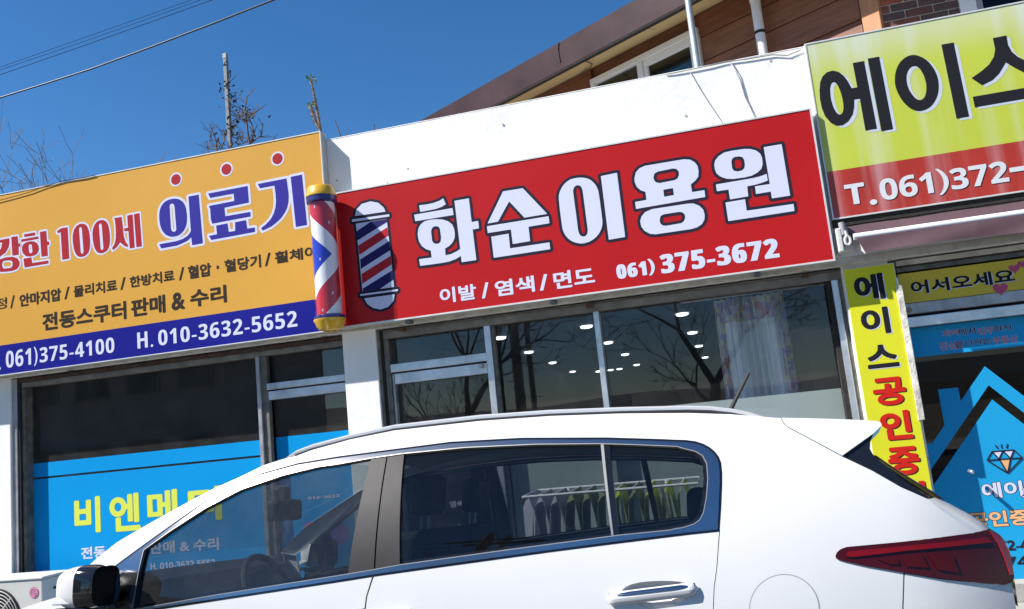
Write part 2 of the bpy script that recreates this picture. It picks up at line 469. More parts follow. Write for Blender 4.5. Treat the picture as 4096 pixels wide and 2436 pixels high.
shop = thing('shop_building', 'white plastered single storey shop row with parapet above the red barber sign', 'building', (0, 6.5, 0))
def wallgrid(u, v):
    return (-9.5 + 15.5 * u, YPAR + 0.004 * math.sin(u * 97) * math.sin(v * 5 + u * 31), zl + (zt - zl) * v)
mb = MB().box(-9.5, 6.0, YPAR + 0.006, YPAR + 0.2, zl, zt); mb.grid(wallgrid, 130, 16)
mb.build('parapet_wall', m_plaster, shop, smooth=True)
MB().box(-9.5, 6.0, YPAR + 0.001, YPAR + 0.22, zt + 0.001, zt + 0.012).build('coping', m_plaster, shop, bevel=0.005)
MB().box(-9.5, 6.0, YPAR - 0.006, YPAR + 0.03, zl - 0.006, zl + 0.05).build('lintel_edge', m_cream, shop, bevel=0.006)
MB().box(-9.5, 6.0, YPAR + 0.035, YFR + 0.3, zl + 0.012, zl + 0.2).build('lintel_soffit', m_rust, shop)
MB().box(-9.5, 6.0, YPAR + 0.205, 17.0, zt - 0.35, zt - 0.15).build('roof_slab', m_conc, shop)
MB().box(-9.5, 6.0, 6.192, 17.0, -0.1, 0.19).build('floor_slab', m_conc, shop)
def X(px, py, Y=YFR): return P(px, py, Y).x
def Z(px, py, Y=YFR): return P(px, py, Y).z
colL = (X(1371, 1400, YCOL), X(1506, 1400, YCOL))
def column(x0, x1, name='column'):
    MB().box(x0, x1, YCOL, YCOL + 0.25, 0.15, zl + 0.011).build(name, m_plaster, shop, bevel=0.006)
column(*colL)
column(-9.5, X(42, 1750, YCOL))
column(X(3385, 1200, YCOL), X(3575, 1200, YCOL))
column(4.3, 6.0)
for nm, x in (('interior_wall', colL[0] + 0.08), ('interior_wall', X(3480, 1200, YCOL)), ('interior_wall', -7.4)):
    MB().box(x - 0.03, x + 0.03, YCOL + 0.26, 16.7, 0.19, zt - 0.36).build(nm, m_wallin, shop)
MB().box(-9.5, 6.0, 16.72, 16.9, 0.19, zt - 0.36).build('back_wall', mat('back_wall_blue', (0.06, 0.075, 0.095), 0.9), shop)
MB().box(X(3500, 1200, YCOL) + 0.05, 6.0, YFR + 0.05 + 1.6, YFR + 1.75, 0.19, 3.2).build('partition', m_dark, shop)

m_gl = glass('shop_glass', (0.88, 0.90, 0.90), 1.5, 0.0, 1.3, 0.02)
m_gl_dark = glass('shop_glass_dark', (0.6, 0.63, 0.63), 1.5, 0.0, 1.7, 0.035)
def pane(parent, x0, x1, z0, z1, m=m_gl, Y=YGL):
    return MB().quad((x0, Y, z0), (x1, Y, z0), (x1, Y, z1), (x0, Y, z1)).build('pane', m, parent)
def bar(parent, x0, x1, z0, z1, y0=YFR, y1=YFR + 0.11, m=None, name='frame_bar', bevel=0.004):
    return MB().box(x0, x1, y0, y1, z0, z1).build(name, m or m_alu, parent, bevel=bevel)
ZB = 0.24
# ---- barber shop front
bx0, bx1 = X(1510, 1400), X(3392, 1250)
bhead = (Z(2750, 1196) + Z(2000, 1296)) / 2
bw = MB().box(bx0, bx0 + 0.035, YFR - 0.03, YFR + 0.1, ZB, zl - 0.01).build('shop_window', m_frame_dark, shop, bevel=0.004)
bar(bw, bx0 + 0.035, bx0 + 0.055, ZB, zl - 0.03, YFR - 0.01, YFR + 0.1, m_grime_shade, 'seal')
bar(bw, bx0 + 0.055, bx0 + 0.10, ZB, bhead, m=m_frame_dark)
xm1, xm2 = X(1955, 1400), X(2392, 1330)
xr = X(3345, 1200)
bar(bw, bx0 + 0.055, bx1, bhead + 0.0605, zl - 0.012, YFR - 0.015, YFR + 0.08, m_frame_dark, 'frame_head')
bar(bw, bx0 + 0.055, bx1, bhead, bhead + 0.06, YFR, YFR + 0.07, mat('dull_frame', (0.2, 0.19, 0.17), 0.55, metal=0.3, var=0.3, vscale=10), 'frame_head')
bar(bw, xm1 - 0.026, xm1 + 0.026, ZB, bhead, m=m_alu_bright, name='mullion')
bar(bw, xm1 + 0.0262, xm1 + 0.055, ZB, bhead, YFR + 0.02, YFR + 0.07, m=m_frame_dark, name='mullion')
bar(bw, xm2 - 0.022, xm2 + 0.022, ZB, bhead, m=m_alu_bright, name='mullion')
bar(bw, xr - 0.015, xr + 0.03, ZB, bhead, m=m_alu_bright, name='jamb')
bar(bw, xr - 0.05, xr - 0.0155, ZB, bhead, YFR + 0.02, YFR + 0.07, m=m_grime_shade, name='jamb')
bar(bw, xr + 0.0305, bx1 + 0.02, ZB, bhead, YFR + 0.01, YFR + 0.07, m=m_frame_dark, name='jamb')
t0, t1 = Z(*c5(700, 1122)), Z(*c5(720, 1178)); t2, t3 = Z(*c5(730, 1188)), Z(*c5(740, 1262))
bar(bw, bx0 + 0.10, xm1 - 0.0262, t1, t0, m=m_alu_bright, name='transom_bar')
pane(bw, bx0 + 0.10, xm1 - 0.026, t0, bhead)
pane(bw, xm1 + 0.055, xm2 - 0.022, ZB, bhead); pane(bw, xm2 + 0.022, xr - 0.05, ZB, bhead)
dr = MB().box(bx0 + 0.125, xm1 - 0.03, YFR + 0.012, YFR + 0.065, t3, t2).build('shop_door', m_alu_bright, shop, bevel=0.004)
bar(dr, bx0 + 0.103, bx0 + 0.124, ZB, t2, YFR + 0.012, YFR + 0.065, m_alu, 'stile')
bar(dr, bx0 + 0.125, xm1 - 0.03, ZB, ZB + 0.1, YFR + 0.012, YFR + 0.065, m_alu, 'bottom_rail')
pane(dr, bx0 + 0.125, xm1 - 0.028, ZB + 0.1, t3)
kb = P(*c5(1017, 1172), YFR); MB().tube([kb, kb + Vector((0, -0.03, 0))], 0.018, 14).build('knob', m_alu, dr, smooth=True)
pz = Z(*cC(280, 15), YGL)
MB().quad((xm1 + 0.06, YGL + 0.004, ZB), (xr - 0.05, YGL + 0.004, ZB), (xr - 0.05, YGL + 0.004, pz), (xm1 + 0.06, YGL + 0.004, pz)).build('frosted_film', film('frosted', (0.55, 0.62, 0.60), 0.72), bw)
# brackets and rusty bits under the lintel
for (px, py) in ((1635, 1290), (2215, 1216), (3030, 1100)):
    p = P(px, py, YPAR - 0.06); MB().box(p.x - 0.02, p.x + 0.02, YPAR - 0.09, YPAR - 0.008, zl - 0.012, zl + 0.012).build('bracket', mat('grey_bracket', (0.12, 0.12, 0.13), 0.6), shop)
for (px, py) in ((1612, 1320), (2362, 1225), (3222, 1105), (285, 1478), (1297, 1340)):
    p = P(px, py, YFR - 0.05); MB().box(p.x - 0.025, p.x + 0.025, YFR - 0.12, YFR - 0.031, p.z - 0.01, p.z + 0.012).build('rusty_tab', mat('rust', (0.10, 0.045, 0.025), 0.9, var=0.4, vscale=40), shop)
# wall chips
rnd = random.Random(3)
for (px, py) in ((1630, 674), (1347, 722), (2742, 462), (1547, 728), (2010, 497), (3080, 240)):
    p = P(px, py, YPAR - 0.004)
    MB().prism([(p.x + 0.009 * rnd.uniform(.5, 1.2) * math.cos(a), YPAR - 0.0045, p.z + 0.010 * rnd.uniform(.5, 1.2) * math.sin(a)) for a in [i * 0.9 for i in range(7)]], (0, 0.012, 0)).build('plaster_chip', mat('chip', (0.4, 0.39, 0.38), 0.95, var=0.4, vscale=60), shop)

# ---- left shop front
lx0 = X(62, 1800)
lh0, lh1 = Z(160, 1541), Z(1019, 1428); lh = (lh0 + lh1) / 2
lw = MB().box(lx0, lx0 + 0.05, YFR - 0.03, YFR + 0.1, ZB, zl - 0.01).build('shop_window', m_alu, shop, bevel=0.004)
bar(lw, lx0 + 0.0502, lx0 + 0.075, ZB, zl - 0.02, YFR - 0.02, YFR + 0.1, m_grime_shade, 'seal')
bar(lw, lx0 + 0.0755, lx0 + 0.105, ZB, lh, m=m_frame_dark, name='jamb')
lx1 = X(1032, 1560); lx2 = X(1062, 1560); lx3 = colL[0] + 0.02
bar(lw, lx0 + 0.0755, lx3, lh, lh + 0.045, m=mat('dull_frame', (0.2, 0.19, 0.17), 0.55), name='frame_head')
bar(lw, lx0 + 0.0755, lx3, lh + 0.0455, zl - 0.012, YFR - 0.02, YFR + 0.06, m_rust, 'frame_head')
bar(lw, lx1 - 0.012, lx1 + 0.022, ZB, lh, m=m_alu, name='mullion')
bar(lw, lx1 + 0.0222, lx2 + 0.012, ZB, lh, YFR + 0.02, YFR + 0.07, m=m_frame_dark, name='mullion')
pane(lw, lx0 + 0.105, lx1 - 0.012, ZB, lh, m_gl_dark)
a0, a1, a2, a3 = Z(*c4(2150, 1265)), Z(*c4(2150, 1312)), Z(*c4(2150, 1322)), Z(*c4(2150, 1385))
bar(lw, lx2 + 0.0125, lx3, a1, a0, m=m_alu_bright, name='transom_bar'); pane(lw, lx2 + 0.0125, lx3, a0, lh, m_gl_dark)
ld = MB().box(lx2 + 0.02, lx3, YFR + 0.01, YFR + 0.065, a3, a2).build('shop_door', m_alu_bright, shop, bevel=0.004)
pane(ld, lx2 + 0.02, lx3, ZB, a3, m_gl_dark)
MB().box(lx0, lx3, YFR, YFR + 0.1, 0.19, ZB).build('sill', m_alu, shop)

# ---- right shop front
m_gl_r = glass('door_glass_dark', (0.12, 0.13, 0.14), 1.5, 0.0, 0.9)
rx0, rx1 = X(3583, 1200), 4.3
rz = [Z(*crop(3560, 1000, 3.2257)(*q)) for q in ((110, 300), (900, 610), (900, 752), (900, 790), (900, 925))]
rw = MB().box(rx0 - 0.02, rx0 + 0.035, YFR - 0.02, YFR + 0.08, ZB, rz[0] - 0.03).build('shop_door', m_alu_bright, shop, bevel=0.004)
bar(rw, rx0 + 0.036, rx1, rz[2], rz[1], m=m_alu, name='transom_bar')
bar(rw, rx0 + 0.036, rx1, rz[4], rz[3], YFR + 0.005, YFR + 0.07, m=m_alu_bright, name='door_rail')
bar(rw, rx0 + 0.036, rx1, rz[0] + 0.005, rz[0] + 0.04, m=m_frame_dark, name='frame_head')
bar(rw, rx0 + 0.036, rx1, rz[0] + 0.0405, zl - 0.05, YFR - 0.02, YFR + 0.05, m=m_rust, name='frame_head')
bar(rw, rx0 + 0.036, rx1, zl - 0.0495, zl - 0.012, YFR - 0.03, YFR + 0.05, m=m_cream, name='frame_head')
pane(rw, rx0 + 0.036, rx1, ZB, rz[4], m_gl_r); pane(rw, rx0 + 0.036, rx1, rz[1], rz[0], m_gl_r)
kb = P(3636, 1240, YFR); MB().tube([kb, kb + Vector((0, -0.012, 0))], 0.02, 16).build('cap', mat('tan_cap', (0.3, 0.24, 0.16), 0.6), rw)
kb = P(3883, 1886, YFR); MB().tube([kb + Vector((0, 0.03, 0)), kb + Vector((0, -0.03, 0))], 0.013, 12).ball(kb + Vector((0, -0.03, 0)), 0.014).build('stud', m_alu_bright, rw, smooth=True)
MB().box(rx0 - 0.1, rx1, YFR - 0.05, YFR + 0.1, 0.12, ZB - 0.005).build('sill', m_conc, shop)

# ================================================================ interior of the barber shop
ZC = 2.47
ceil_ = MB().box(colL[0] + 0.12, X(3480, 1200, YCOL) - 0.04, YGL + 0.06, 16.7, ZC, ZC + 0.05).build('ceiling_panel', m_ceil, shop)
m_lamp = mat('lamp_glow', (0.9, 0.97, 1.0), 0.5, emit=1.6)
m_lring = mat('lamp_ring', (0.7, 0.7, 0.7), 0.4)
L0 = None
spots = ((2000, 1347), (2115, 1405), (2210, 1448), (2290, 1484), (2345, 1302), (2432, 1367), (2500, 1415), (2546, 1457), (2728, 1252), (2769, 1327), (2795, 1381), (2820, 1427), (2400, 1541), (2452, 1562), (2490, 1577))
ords = ('nearest the glass', 'second from the glass', 'third from the glass', 'fourth from the glass')
rows = ('in the row beside the door', 'in the row behind the mullion', 'in the row beside the curtain')
for i, q in enumerate(spots):
    p = Pz(*q, ZC) if i < 12 else Pz(*q, ZC)
    if p.y > 16.3 or p.y < 0: p = P(*q, 16.2); p.z = ZC
    r = 0.06
    lab = f'round shop downlight, {ords[i % 4]} {rows[i // 4]}' if i < 12 else f'small far downlight in the barber shop, {("left", "middle", "right")[i - 12]} of the low three'
    t = thing('downlight', lab, 'ceiling light', p, 'downlights in the barber shop ceiling')
    MB().lathe([(r + 0.012, -0.004), (r + 0.012, -0.001)], p, 24).build('rim', m_lring, t)
    MB().lathe([(0.006, -0.031), (r * .6, -0.027), (r * .92, -0.021), (r, -0.0165), (r * .92, -0.012), (r * .6, -0.007), (0.006, -0.004)], p, 24).build('diffuser', m_lamp, t, smooth=True)
# curtain
cq = [P(*c6(255, 715), 6.75), P(*c6(755, 650), 6.75), P(*c6(380, 1440), 6.75), P(*c6(880, 1370), 6.75)]
m_cur = bpy.data.materials.new('floral_curtain'); m_cur.use_nodes = True
n = m_cur.node_tree.nodes; l = m_cur.node_tree.links; b = n['Principled BSDF']; b.inputs['Roughness'].default_value = 0.9
tc = n.new('ShaderNodeTexCoord'); sp = n.new('ShaderNodeSeparateXYZ'); l.new(tc.outputs['Generated'], sp.inputs[0])
vo = n.new('ShaderNodeTexVoronoi'); vo.inputs['Scale'].default_value = 21; l.new(tc.outputs['Object'], vo.inputs['Vector'])
rp = n.new('ShaderNodeValToRGB'); rp.color_ramp.interpolation = 'CONSTANT'
cols = ((0.72, 0.72, 0.74), (0.42, 0.36, 0.66), (0.72, 0.7, 0.42), (0.72, 0.72, 0.74), (0.7, 0.36, 0.5), (0.55, 0.5, 0.72))
for i, c in enumerate(cols):
    e = rp.color_ramp.elements[i] if i < 2 else rp.color_ramp.elements.new(i / 6)
    e.position = i / 6; e.color = (*c, 1)
l.new(vo.outputs['Color'], rp.inputs['Fac'])
ab = n.new('ShaderNodeMath'); ab.operation = 'SUBTRACT'; ab.inputs[1].default_value = 0.5; l.new(sp.outputs['X'], ab.inputs[0])
a2_ = n.new('ShaderNodeMath'); a2_.operation = 'ABSOLUTE'; l.new(ab.outputs[0], a2_.inputs[0])
a3_ = n.new('ShaderNodeMath'); a3_.operation = 'GREATER_THAN'; a3_.inputs[1].default_value = 0.36; l.new(a2_.outputs[0], a3_.inputs[0])
zz = n.new('ShaderNodeMath'); zz.operation = 'GREATER_THAN'; zz.inputs[1].default_value = 0.9; l.new(sp.outputs['Z'], zz.inputs[0])
mxx = n.new('ShaderNodeMath'); mxx.operation = 'MAXIMUM'; l.new(a3_.outputs[0], mxx.inputs[0]); l.new(zz.outputs[0], mxx.inputs[1])
mix = n.new('ShaderNodeMix'); mix.data_type = 'RGBA'; l.new(mxx.outputs[0], mix.inputs['Factor']); mix.inputs['A'].default_value = (0.88, 0.88, 0.90, 1); l.new(rp.outputs[0], mix.inputs['B'])
l.new(mix.outputs['Result'], b.inputs['Base Color'])
zc0 = (cq[0].z + cq[1].z) / 2; xc0 = (cq[0].x + cq[2].x) / 2; xc1 = (cq[1].x + cq[3].x) / 2
def curt(u, v):
    sw = 1 + 0.10 * (1 - v)
    x = xc0 + (xc1 - xc0) * u + 0.012 * math.sin(u * 71 + v)
    return (x, 6.75 + (0.035 * math.sin(u * 60 + 1.2 * math.sin(v * 3)) + 0.02 * math.sin(u * 143 + 2 * v)) * sw, 0.4 + (zc0 - 0.4 + 0.01 * math.sin(u * 60)) * v)
t = thing('curtain', 'pleated white curtain with a purple and pink floral border inside the barber window', 'curtain', (xc0, 6.75, 0.4))
MB().grid(curt, 220, 14).build('drape', m_cur, t, smooth=True)
MB().tube([(xc0 - 0.25, 6.75, zc0 + 0.02), (xc1 + 0.4, 6.75, zc0 + 0.02)], 0.012, 8).build('rail', m_alu, t)
# beige box right of the curtain, stands in for a building's reflection
p0_, p1_ = P(*c6(835, 910), 7.6), P(*c6(1090, 1370), 7.6)
t = thing('cabinet', 'pale beige box standing in for a building mirrored in the glass right of the curtain', 'reflection stand-in', (p0_.x, 7.6, 0.19))
MB().box(p0_.x, p1_.x + 0.2, 7.6, 7.95, 0.19, p0_.z).build('reflection_block', mat('reflection_beige', (0.35, 0.32, 0.28), 0.7, var=0.06), t, bevel=0.006)
MB().box((p0_.x + p1_.x) / 2 - 0.002, p1_.x + 0.18, 7.585, 7.598, 0.25, p0_.z - 0.03).build('door', mat('reflection_beige_light', (0.42, 0.38, 0.33), 0.6), t, bevel=0.004)
# barber chair, mirror wall simple shelf
t = thing('barber_chair', 'dark padded barber chair standing inside the shop behind the door', 'chair', (-1.3, 8.3, 0.19))
mb = MB().lathe([(0.3, 0), (0.3, 0.04), (0.06, 0.06), (0.05, 0.42)], (-1.3, 8.3, 0.19), 20); mb.build('pedestal', m_alu_bright, t, smooth=True)
m_vinyl = mat('black_vinyl', (0.02, 0.02, 0.022), 0.4)
MB().box(-1.57, -1.03, 8.03, 8.57, 0.62, 0.74).build('seat', m_vinyl, t, bevel=0.04)
MB().box(-1.55, -1.05, 8.5, 8.62, 0.76, 1.35).build('backrest', m_vinyl, t, bevel=0.04)
MB().box(-1.44, -1.16, 8.51, 8.6, 1.4, 1.58).build('headrest', m_vinyl, t, bevel=0.03)
for s in (-1, 1): MB().box(-1.3 + s * 0.31 - 0.035, -1.3 + s * 0.31 + 0.035, 8.08, 8.52, 0.8, 0.88).build('armrest', m_vinyl, t, bevel=0.02)

# ================================================================ signs
m_white_p = mat('print_white', (0.58, 0.60, 0.76), 0.55, spec=0.12)
m_black_p = mat('print_black', (0.018, 0.018, 0.022), 0.5, spec=0.08)
m_brown_p = mat('print_dark_brown', (0.035, 0.025, 0.02), 0.5, spec=0.08)
m_navy_o = mat('print_outline_navy', (0.022, 0.02, 0.035), 0.5, spec=0.08)
m_red_face = mat('sign_red', (0.41, 0.009, 0.011), 0.4, var=0.06, vscale=0.8, spec=0.2)
m_yel_face = mat('sign_amber', (0.60, 0.315, 0.05), 0.45, var=0.035, vscale=0.9, spec=0.15)
m_blue_band = mat('sign_blue', (0.008, 0.010, 0.21), 0.45, var=0.06, vscale=1, spec=0.1)
m_violet = mat('print_violet_blue', (0.035, 0.03, 0.27), 0.45, spec=0.08)
m_redprint = mat('print_red', (0.36, 0.022, 0.03), 0.45, spec=0.08)
m_trim = mat('sign_trim', (0.66, 0.66, 0.64), 0.35, metal=0.2, var=0.08, vscale=10)
m_side = mat('sign_side', (0.46, 0.46, 0.44), 0.5, var=0.08, vscale=6)

def signbox(name, label, x0, x1, z0, z1, Y, face, trim=0.012, back=None, lower=None, lowm=None, group=None, side=None):
    t = thing(name, label, 'sign', ((x0 + x1) / 2, Y, z0), group)
    back = back or YPAR - 0.004
    MB().box(x0, x1, Y + 0.012, back, z0, z1).build('cabinet', side or m_side, t)
    for q in ((x0, x1, z1 - trim, z1), (x0, x1, z0, z0 + trim), (x0, x0 + trim, z0 + trim + .0005, z1 - trim - .0005), (x1 - trim, x1, z0 + trim + .0005, z1 - trim - .0005)):
        MB().box(q[0], q[1], Y - 0.004, Y + 0.0118, q[2], q[3]).build('trim', m_trim, t)
    zb = z0 + trim if lower is None else lower
    MB().box(x0 + trim, x1 - trim, Y, Y + 0.0115, zb, z1 - trim).build('face_panel', face, t)
    if lower is not None:
        MB().box(x0 + trim, x1 - trim, Y, Y + 0.0115, z0 + trim, lower - 0.0003).build('lower_band', lowm, t)
    return t
# ---- red barber sign
rz0 = (P(1395, 1305, YS).z + P(3350, 1046, YS).z) / 2; rz1 = (P(1350, 770, YS).z + P(3237, 431, YS).z) / 2
rxl = P(1300, 900, YS).x; rxr = (P(3237, 431, YS).x + P(3350, 1046, YS).x) / 2
yxr = (P(1274, 518, YS).x + P(1344, 1322, YS).x) / 2
rxl = yxr + 0.03
red = signbox('shop_sign', 'long red barber shop sign with big white Korean lettering and a striped pole emblem', rxl, rxr, rz0, rz1, YS, m_red_face)
k1 = crop(1640, 760, 4.497); k2 = crop(1930, 720, 4.497); k3 = crop(2220, 670, 4.497); k4 = crop(2510, 610, 4.241); k5 = crop(2840, 550, 4.1216)
main = [
 (k1, [('+', [(165,275),(300,260),(420,235),(530,195),(600,150),(645,260),(570,305),(470,340),(350,365),(185,395)]),
       ('+', [(75,445),(765,325),(785,450),(95,563)]),
       ('+', [(140,790),(150,700),(190,620),(260,565),(360,535),(480,525),(590,532),(690,565),(760,620),(795,700),(808,790),(805,860),(770,940),(710,1005),(632,1052),(640,1175),(740,1155),(840,1105),(905,1062),(800,195),(1060,150),(1110,578),(1228,555),(1243,690),(1128,712),(1195,1260),(930,1300),(918,1185),(820,1245),(700,1290),(560,1315),(185,1365),(165,1245),(392,1215),(375,1090),(290,1065),(215,1010),(165,930),(148,860)]),
       ('-', [(380,745),(395,690),(430,658),(470,650),(515,660),(540,700),(560,840),(555,920),(525,960),(475,970),(425,955),(398,910)])]),
 (k2, [('+', [(90,785),(370,205),(725,148),(1165,610),(755,678),(480,385),(280,750)]),
       ('+', [(80,832),(1190,652),(1205,778),(828,842),(857,1100),(545,1153),(512,890),(95,955)]),
       ('+', [(158,1020),(470,965),(497,1230),(1205,1122),(1220,1245),(203,1400)])]),
 (k3, [('+', [(65,560),(75,470),(110,380),(170,290),(260,220),(360,190),(470,180),(570,190),(660,235),(730,310),(775,400),(795,500),(850,920),(855,1010),(835,1110),(780,1210),(700,1290),(600,1345),(480,1372),(370,1355),(270,1310),(190,1230),(145,1140),(125,1050)], 1),
       ('-', [(325,420),(340,365),(370,330),(415,318),(455,330),(485,370),(500,430),(590,1120),(585,1190),(550,1235),(505,1245),(460,1225),(430,1180),(415,1120)]),
       ('+', [(825,155),(1115,95),(1262,1250),(968,1300)])]),
 (k4, [('+', [(118,440),(140,340),(200,270),(300,225),(960,115),(1060,122),(1140,165),(1190,230),(1205,320),(1200,410),(1150,480),(1075,540),(1095,672),(1305,640),(1320,755),(145,958),(128,840),(322,805),(305,668),(220,640),(155,580),(122,500)]),
       ('-', [(440,420),(455,360),(510,325),(770,272),(830,280),(868,320),(875,380),(850,440),(800,470),(540,520),(480,505),(450,470)]),
       ('-', [(608,632),(772,605),(788,722),(622,752)]),
       ('+', [(215,1170),(235,1090),(300,1010),(420,960),(1020,868),(1120,865),(1220,905),(1285,970),(1310,1060),(1305,1140),(1260,1220),(1180,1270),(1080,1300),(480,1388),(380,1380),(290,1330),(235,1260)]),
       ('-', [(545,1150),(560,1080),(610,1050),(870,1008),(930,1015),(970,1050),(980,1110),(955,1170),(910,1200),(650,1245),(590,1235),(555,1200)])]),
 (k5, [('+', [(70,450),(85,380),(140,310),(230,250),(350,220),(560,190),(660,190),(760,215),(830,270),(860,340),(868,440),(845,520),(780,580),(690,630),(560,660),(380,685),(270,680),(170,645),(105,590),(80,520)]),
       ('-', [(352,400),(365,350),(410,320),(480,312),(535,325),(565,370),(575,450),(565,510),(525,545),(450,562),(395,550),(365,510)]),
       ('+', [(98,775),(700,672),(830,640),(935,600),(952,710),(850,750),(720,785),(612,805),(632,970),(330,1022),(305,858),(112,888)]),
       ('+', [(885,160),(1180,110),(1322,958),(1020,1005),(1003,892),(758,932),(742,805),(985,768)]),
       ('+', [(255,1072),(578,1018),(605,1208),(1378,1095),(1392,1212),(302,1380)])])]
glyphs(main, YS, m_white_p, red, 'lettering', 0.0225, m_navy_o)
for s, a, b in (('이발', (728, 735), (975, 590)), ('염색', (1118, 685), (1385, 532)), ('면도', (1533, 632), (1808, 470))):
    text(s, c5(*a), c5(*b), YS - 0.0016, m_white_p, red, bold=0.028)
for a, b in (((1022, 697), (1065, 580)), ((1432, 642), (1480, 522))):
    text('/', c5(*a), c5(*b), YS - 0.0016, m_white_p, red, bold=0.03)
text('061', c5(1977, 560), c5(2176, 430), YS - 0.0016, m_white_p, red, bold=0.012, hb=0.05, track=1.22)
text(')', c5(2204, 534), c5(2234, 411), YS - 0.0016, m_white_p, red, bold=0.025, hb=0.0125)
text('375-3672', c5(2290, 522), c6(728, 268), YS - 0.0016, m_white_p, red, bold=0.012, hb=0.055, track=1.22)
# emblem printed on the sign
kp = crop(1180, 720, 2.2483)
m_navy = mat('emblem_navy', (0.022, 0.018, 0.11), 0.5, spec=0.1); m_ered = mat('emblem_red', (0.42, 0.02, 0.03), 0.5, spec=0.1)
dome_t = [(540,325),(550,270),(600,215),(680,192),(750,205),(800,250),(815,285)]
bar_t = [(512,355),(848,308),(850,328),(514,378)]
body = [(548,392),(825,350),(893,962),(608,1003)]
bar_b = [(585,1028),(925,982),(927,998),(588,1043)]
dome_b = [(622,1065),(898,1028),(885,1090),(840,1140),(770,1165),(700,1150),(650,1115)]
sh = [('+', onplane(q, kp, YS)) for q in (dome_t, bar_t, body, bar_b, dome_b)]
Fd, xs, ys = field(sh, pad=0.05)
fillcurve(contour(Fd, xs, ys, 0.021), 'emblem_outline', m_navy_o, red, plane_xz(YS - 0.0008))
fillcurve(contour(Fd, xs, ys, 0.0), 'emblem', m_white_p, red, plane_xz(YS - 0.0016))
for q in ([(552,462),(685,372),(825,351),(826,378),(560,545)], [(585,715),(845,550),(855,632),(592,800)], [(611,975),(878,810),(888,893),(765,980),(609,1002)]):
    flatpoly(q, YS - 0.0024, m_navy, red, 'emblem_stripe', kp)
for q in ([(568,590),(829,425),(840,500),(578,675)], [(598,845),(860,682),(868,760),(605,935)]):
    flatpoly(q, YS - 0.0024, m_ered, red, 'emblem_stripe', kp)

# ---- amber medical supply sign
yz0 = (P(0, 1502, YS).z + P(1299, 1329, YS).z) / 2; yz1 = (P(0, 785, YS).z + P(1274, 518, YS).z) / 2
yb = (P(0, 1383, YS).z + P(1251, 1198, YS).z) / 2
yel = signbox('shop_sign', 'amber yellow sign with blue Korean letters, three red dots and a blue phone band', -7.6, yxr, yz0, yz1, YS, m_yel_face, 0.008, YPAR - 0.003, yb, m_blue_band)
for q in ((1243, 1268), (1600, 1196), (1961, 1121)):
    p = P(*c1(*q), YS)
    fillcurve([disc((p.x, p.z), (0.063, 0.063))], 'dot_ring', m_white_p, yel, plane_xz(YS - 0.0008))
    fillcurve([disc((p.x, p.z), (0.048, 0.048))], 'dot', m_redprint, yel, plane_xz(YS - 0.0016))
k6 = crop(620, 760, 5.709); k7 = crop(820, 720, 5.709); k8 = crop(1020, 670, 5.709); k9 = crop(0, 840, 4.3034)
glyphs([
 (k6, [('+', [(95,620),(105,480),(140,370),(210,280),(300,225),(420,195),(520,200),(610,240),(670,310),(710,410),(730,540),(735,660),(725,780),(690,880),(630,970),(540,1040),(430,1068),(330,1065),(230,1015),(160,920),(115,800)], 1),
       ('-', [(335,380),(340,335),(370,310),(415,312),(440,345),(448,400),(488,890),(480,930),(440,955),(400,945),(372,910),(365,860)]),
       ('+', [(98,1240),(500,1165),(640,1115),(740,1050),(805,970),(820,930),(765,150),(1000,105),(1095,1215),(850,1262),(830,1080),(740,1160),(620,1220),(500,1270),(145,1335)])]),
 (k7, [('+', [(70,310),(975,135),(1005,515),(445,632),(465,828),(1035,728),(1045,832),(165,998),(135,900),(120,660),(90,592),(670,480),(655,310),(120,410)]),
       ('+', [(93,1275),(275,1242),(255,1040),(515,990),(545,1188),(692,1160),(685,965),(940,915),(965,1110),(1140,1085),(1145,1185),(145,1370)])]),
 (k8, [('+', [(63,378),(720,248),(750,450),(772,650),(765,800),(735,920),(690,1020),(610,1140),(500,1250),(370,1350),(175,1442),(140,1385),(260,1290),(360,1180),(430,1050),(470,900),(480,760),(470,600),(445,412),(115,475)]),
       ('+', [(815,215),(1075,160),(1190,1312),(935,1358)])])],
 YS, m_violet, yel, 'lettering', 0.021, m_white_p)
zero_o = [(1248,480),(1260,380),(1300,290),(1360,243),(1420,232),(1480,250),(1520,310),(1545,420),(1555,560),(1545,680),(1515,750),(1460,795),(1400,810),(1340,800),(1295,740),(1265,640)]
zero_i = [(1360,320),(1375,298),(1395,295),(1410,320),(1440,720),(1428,750),(1405,752),(1390,730)]
sh2 = lambda q: [(x + 342, y - 64) for x, y in q]
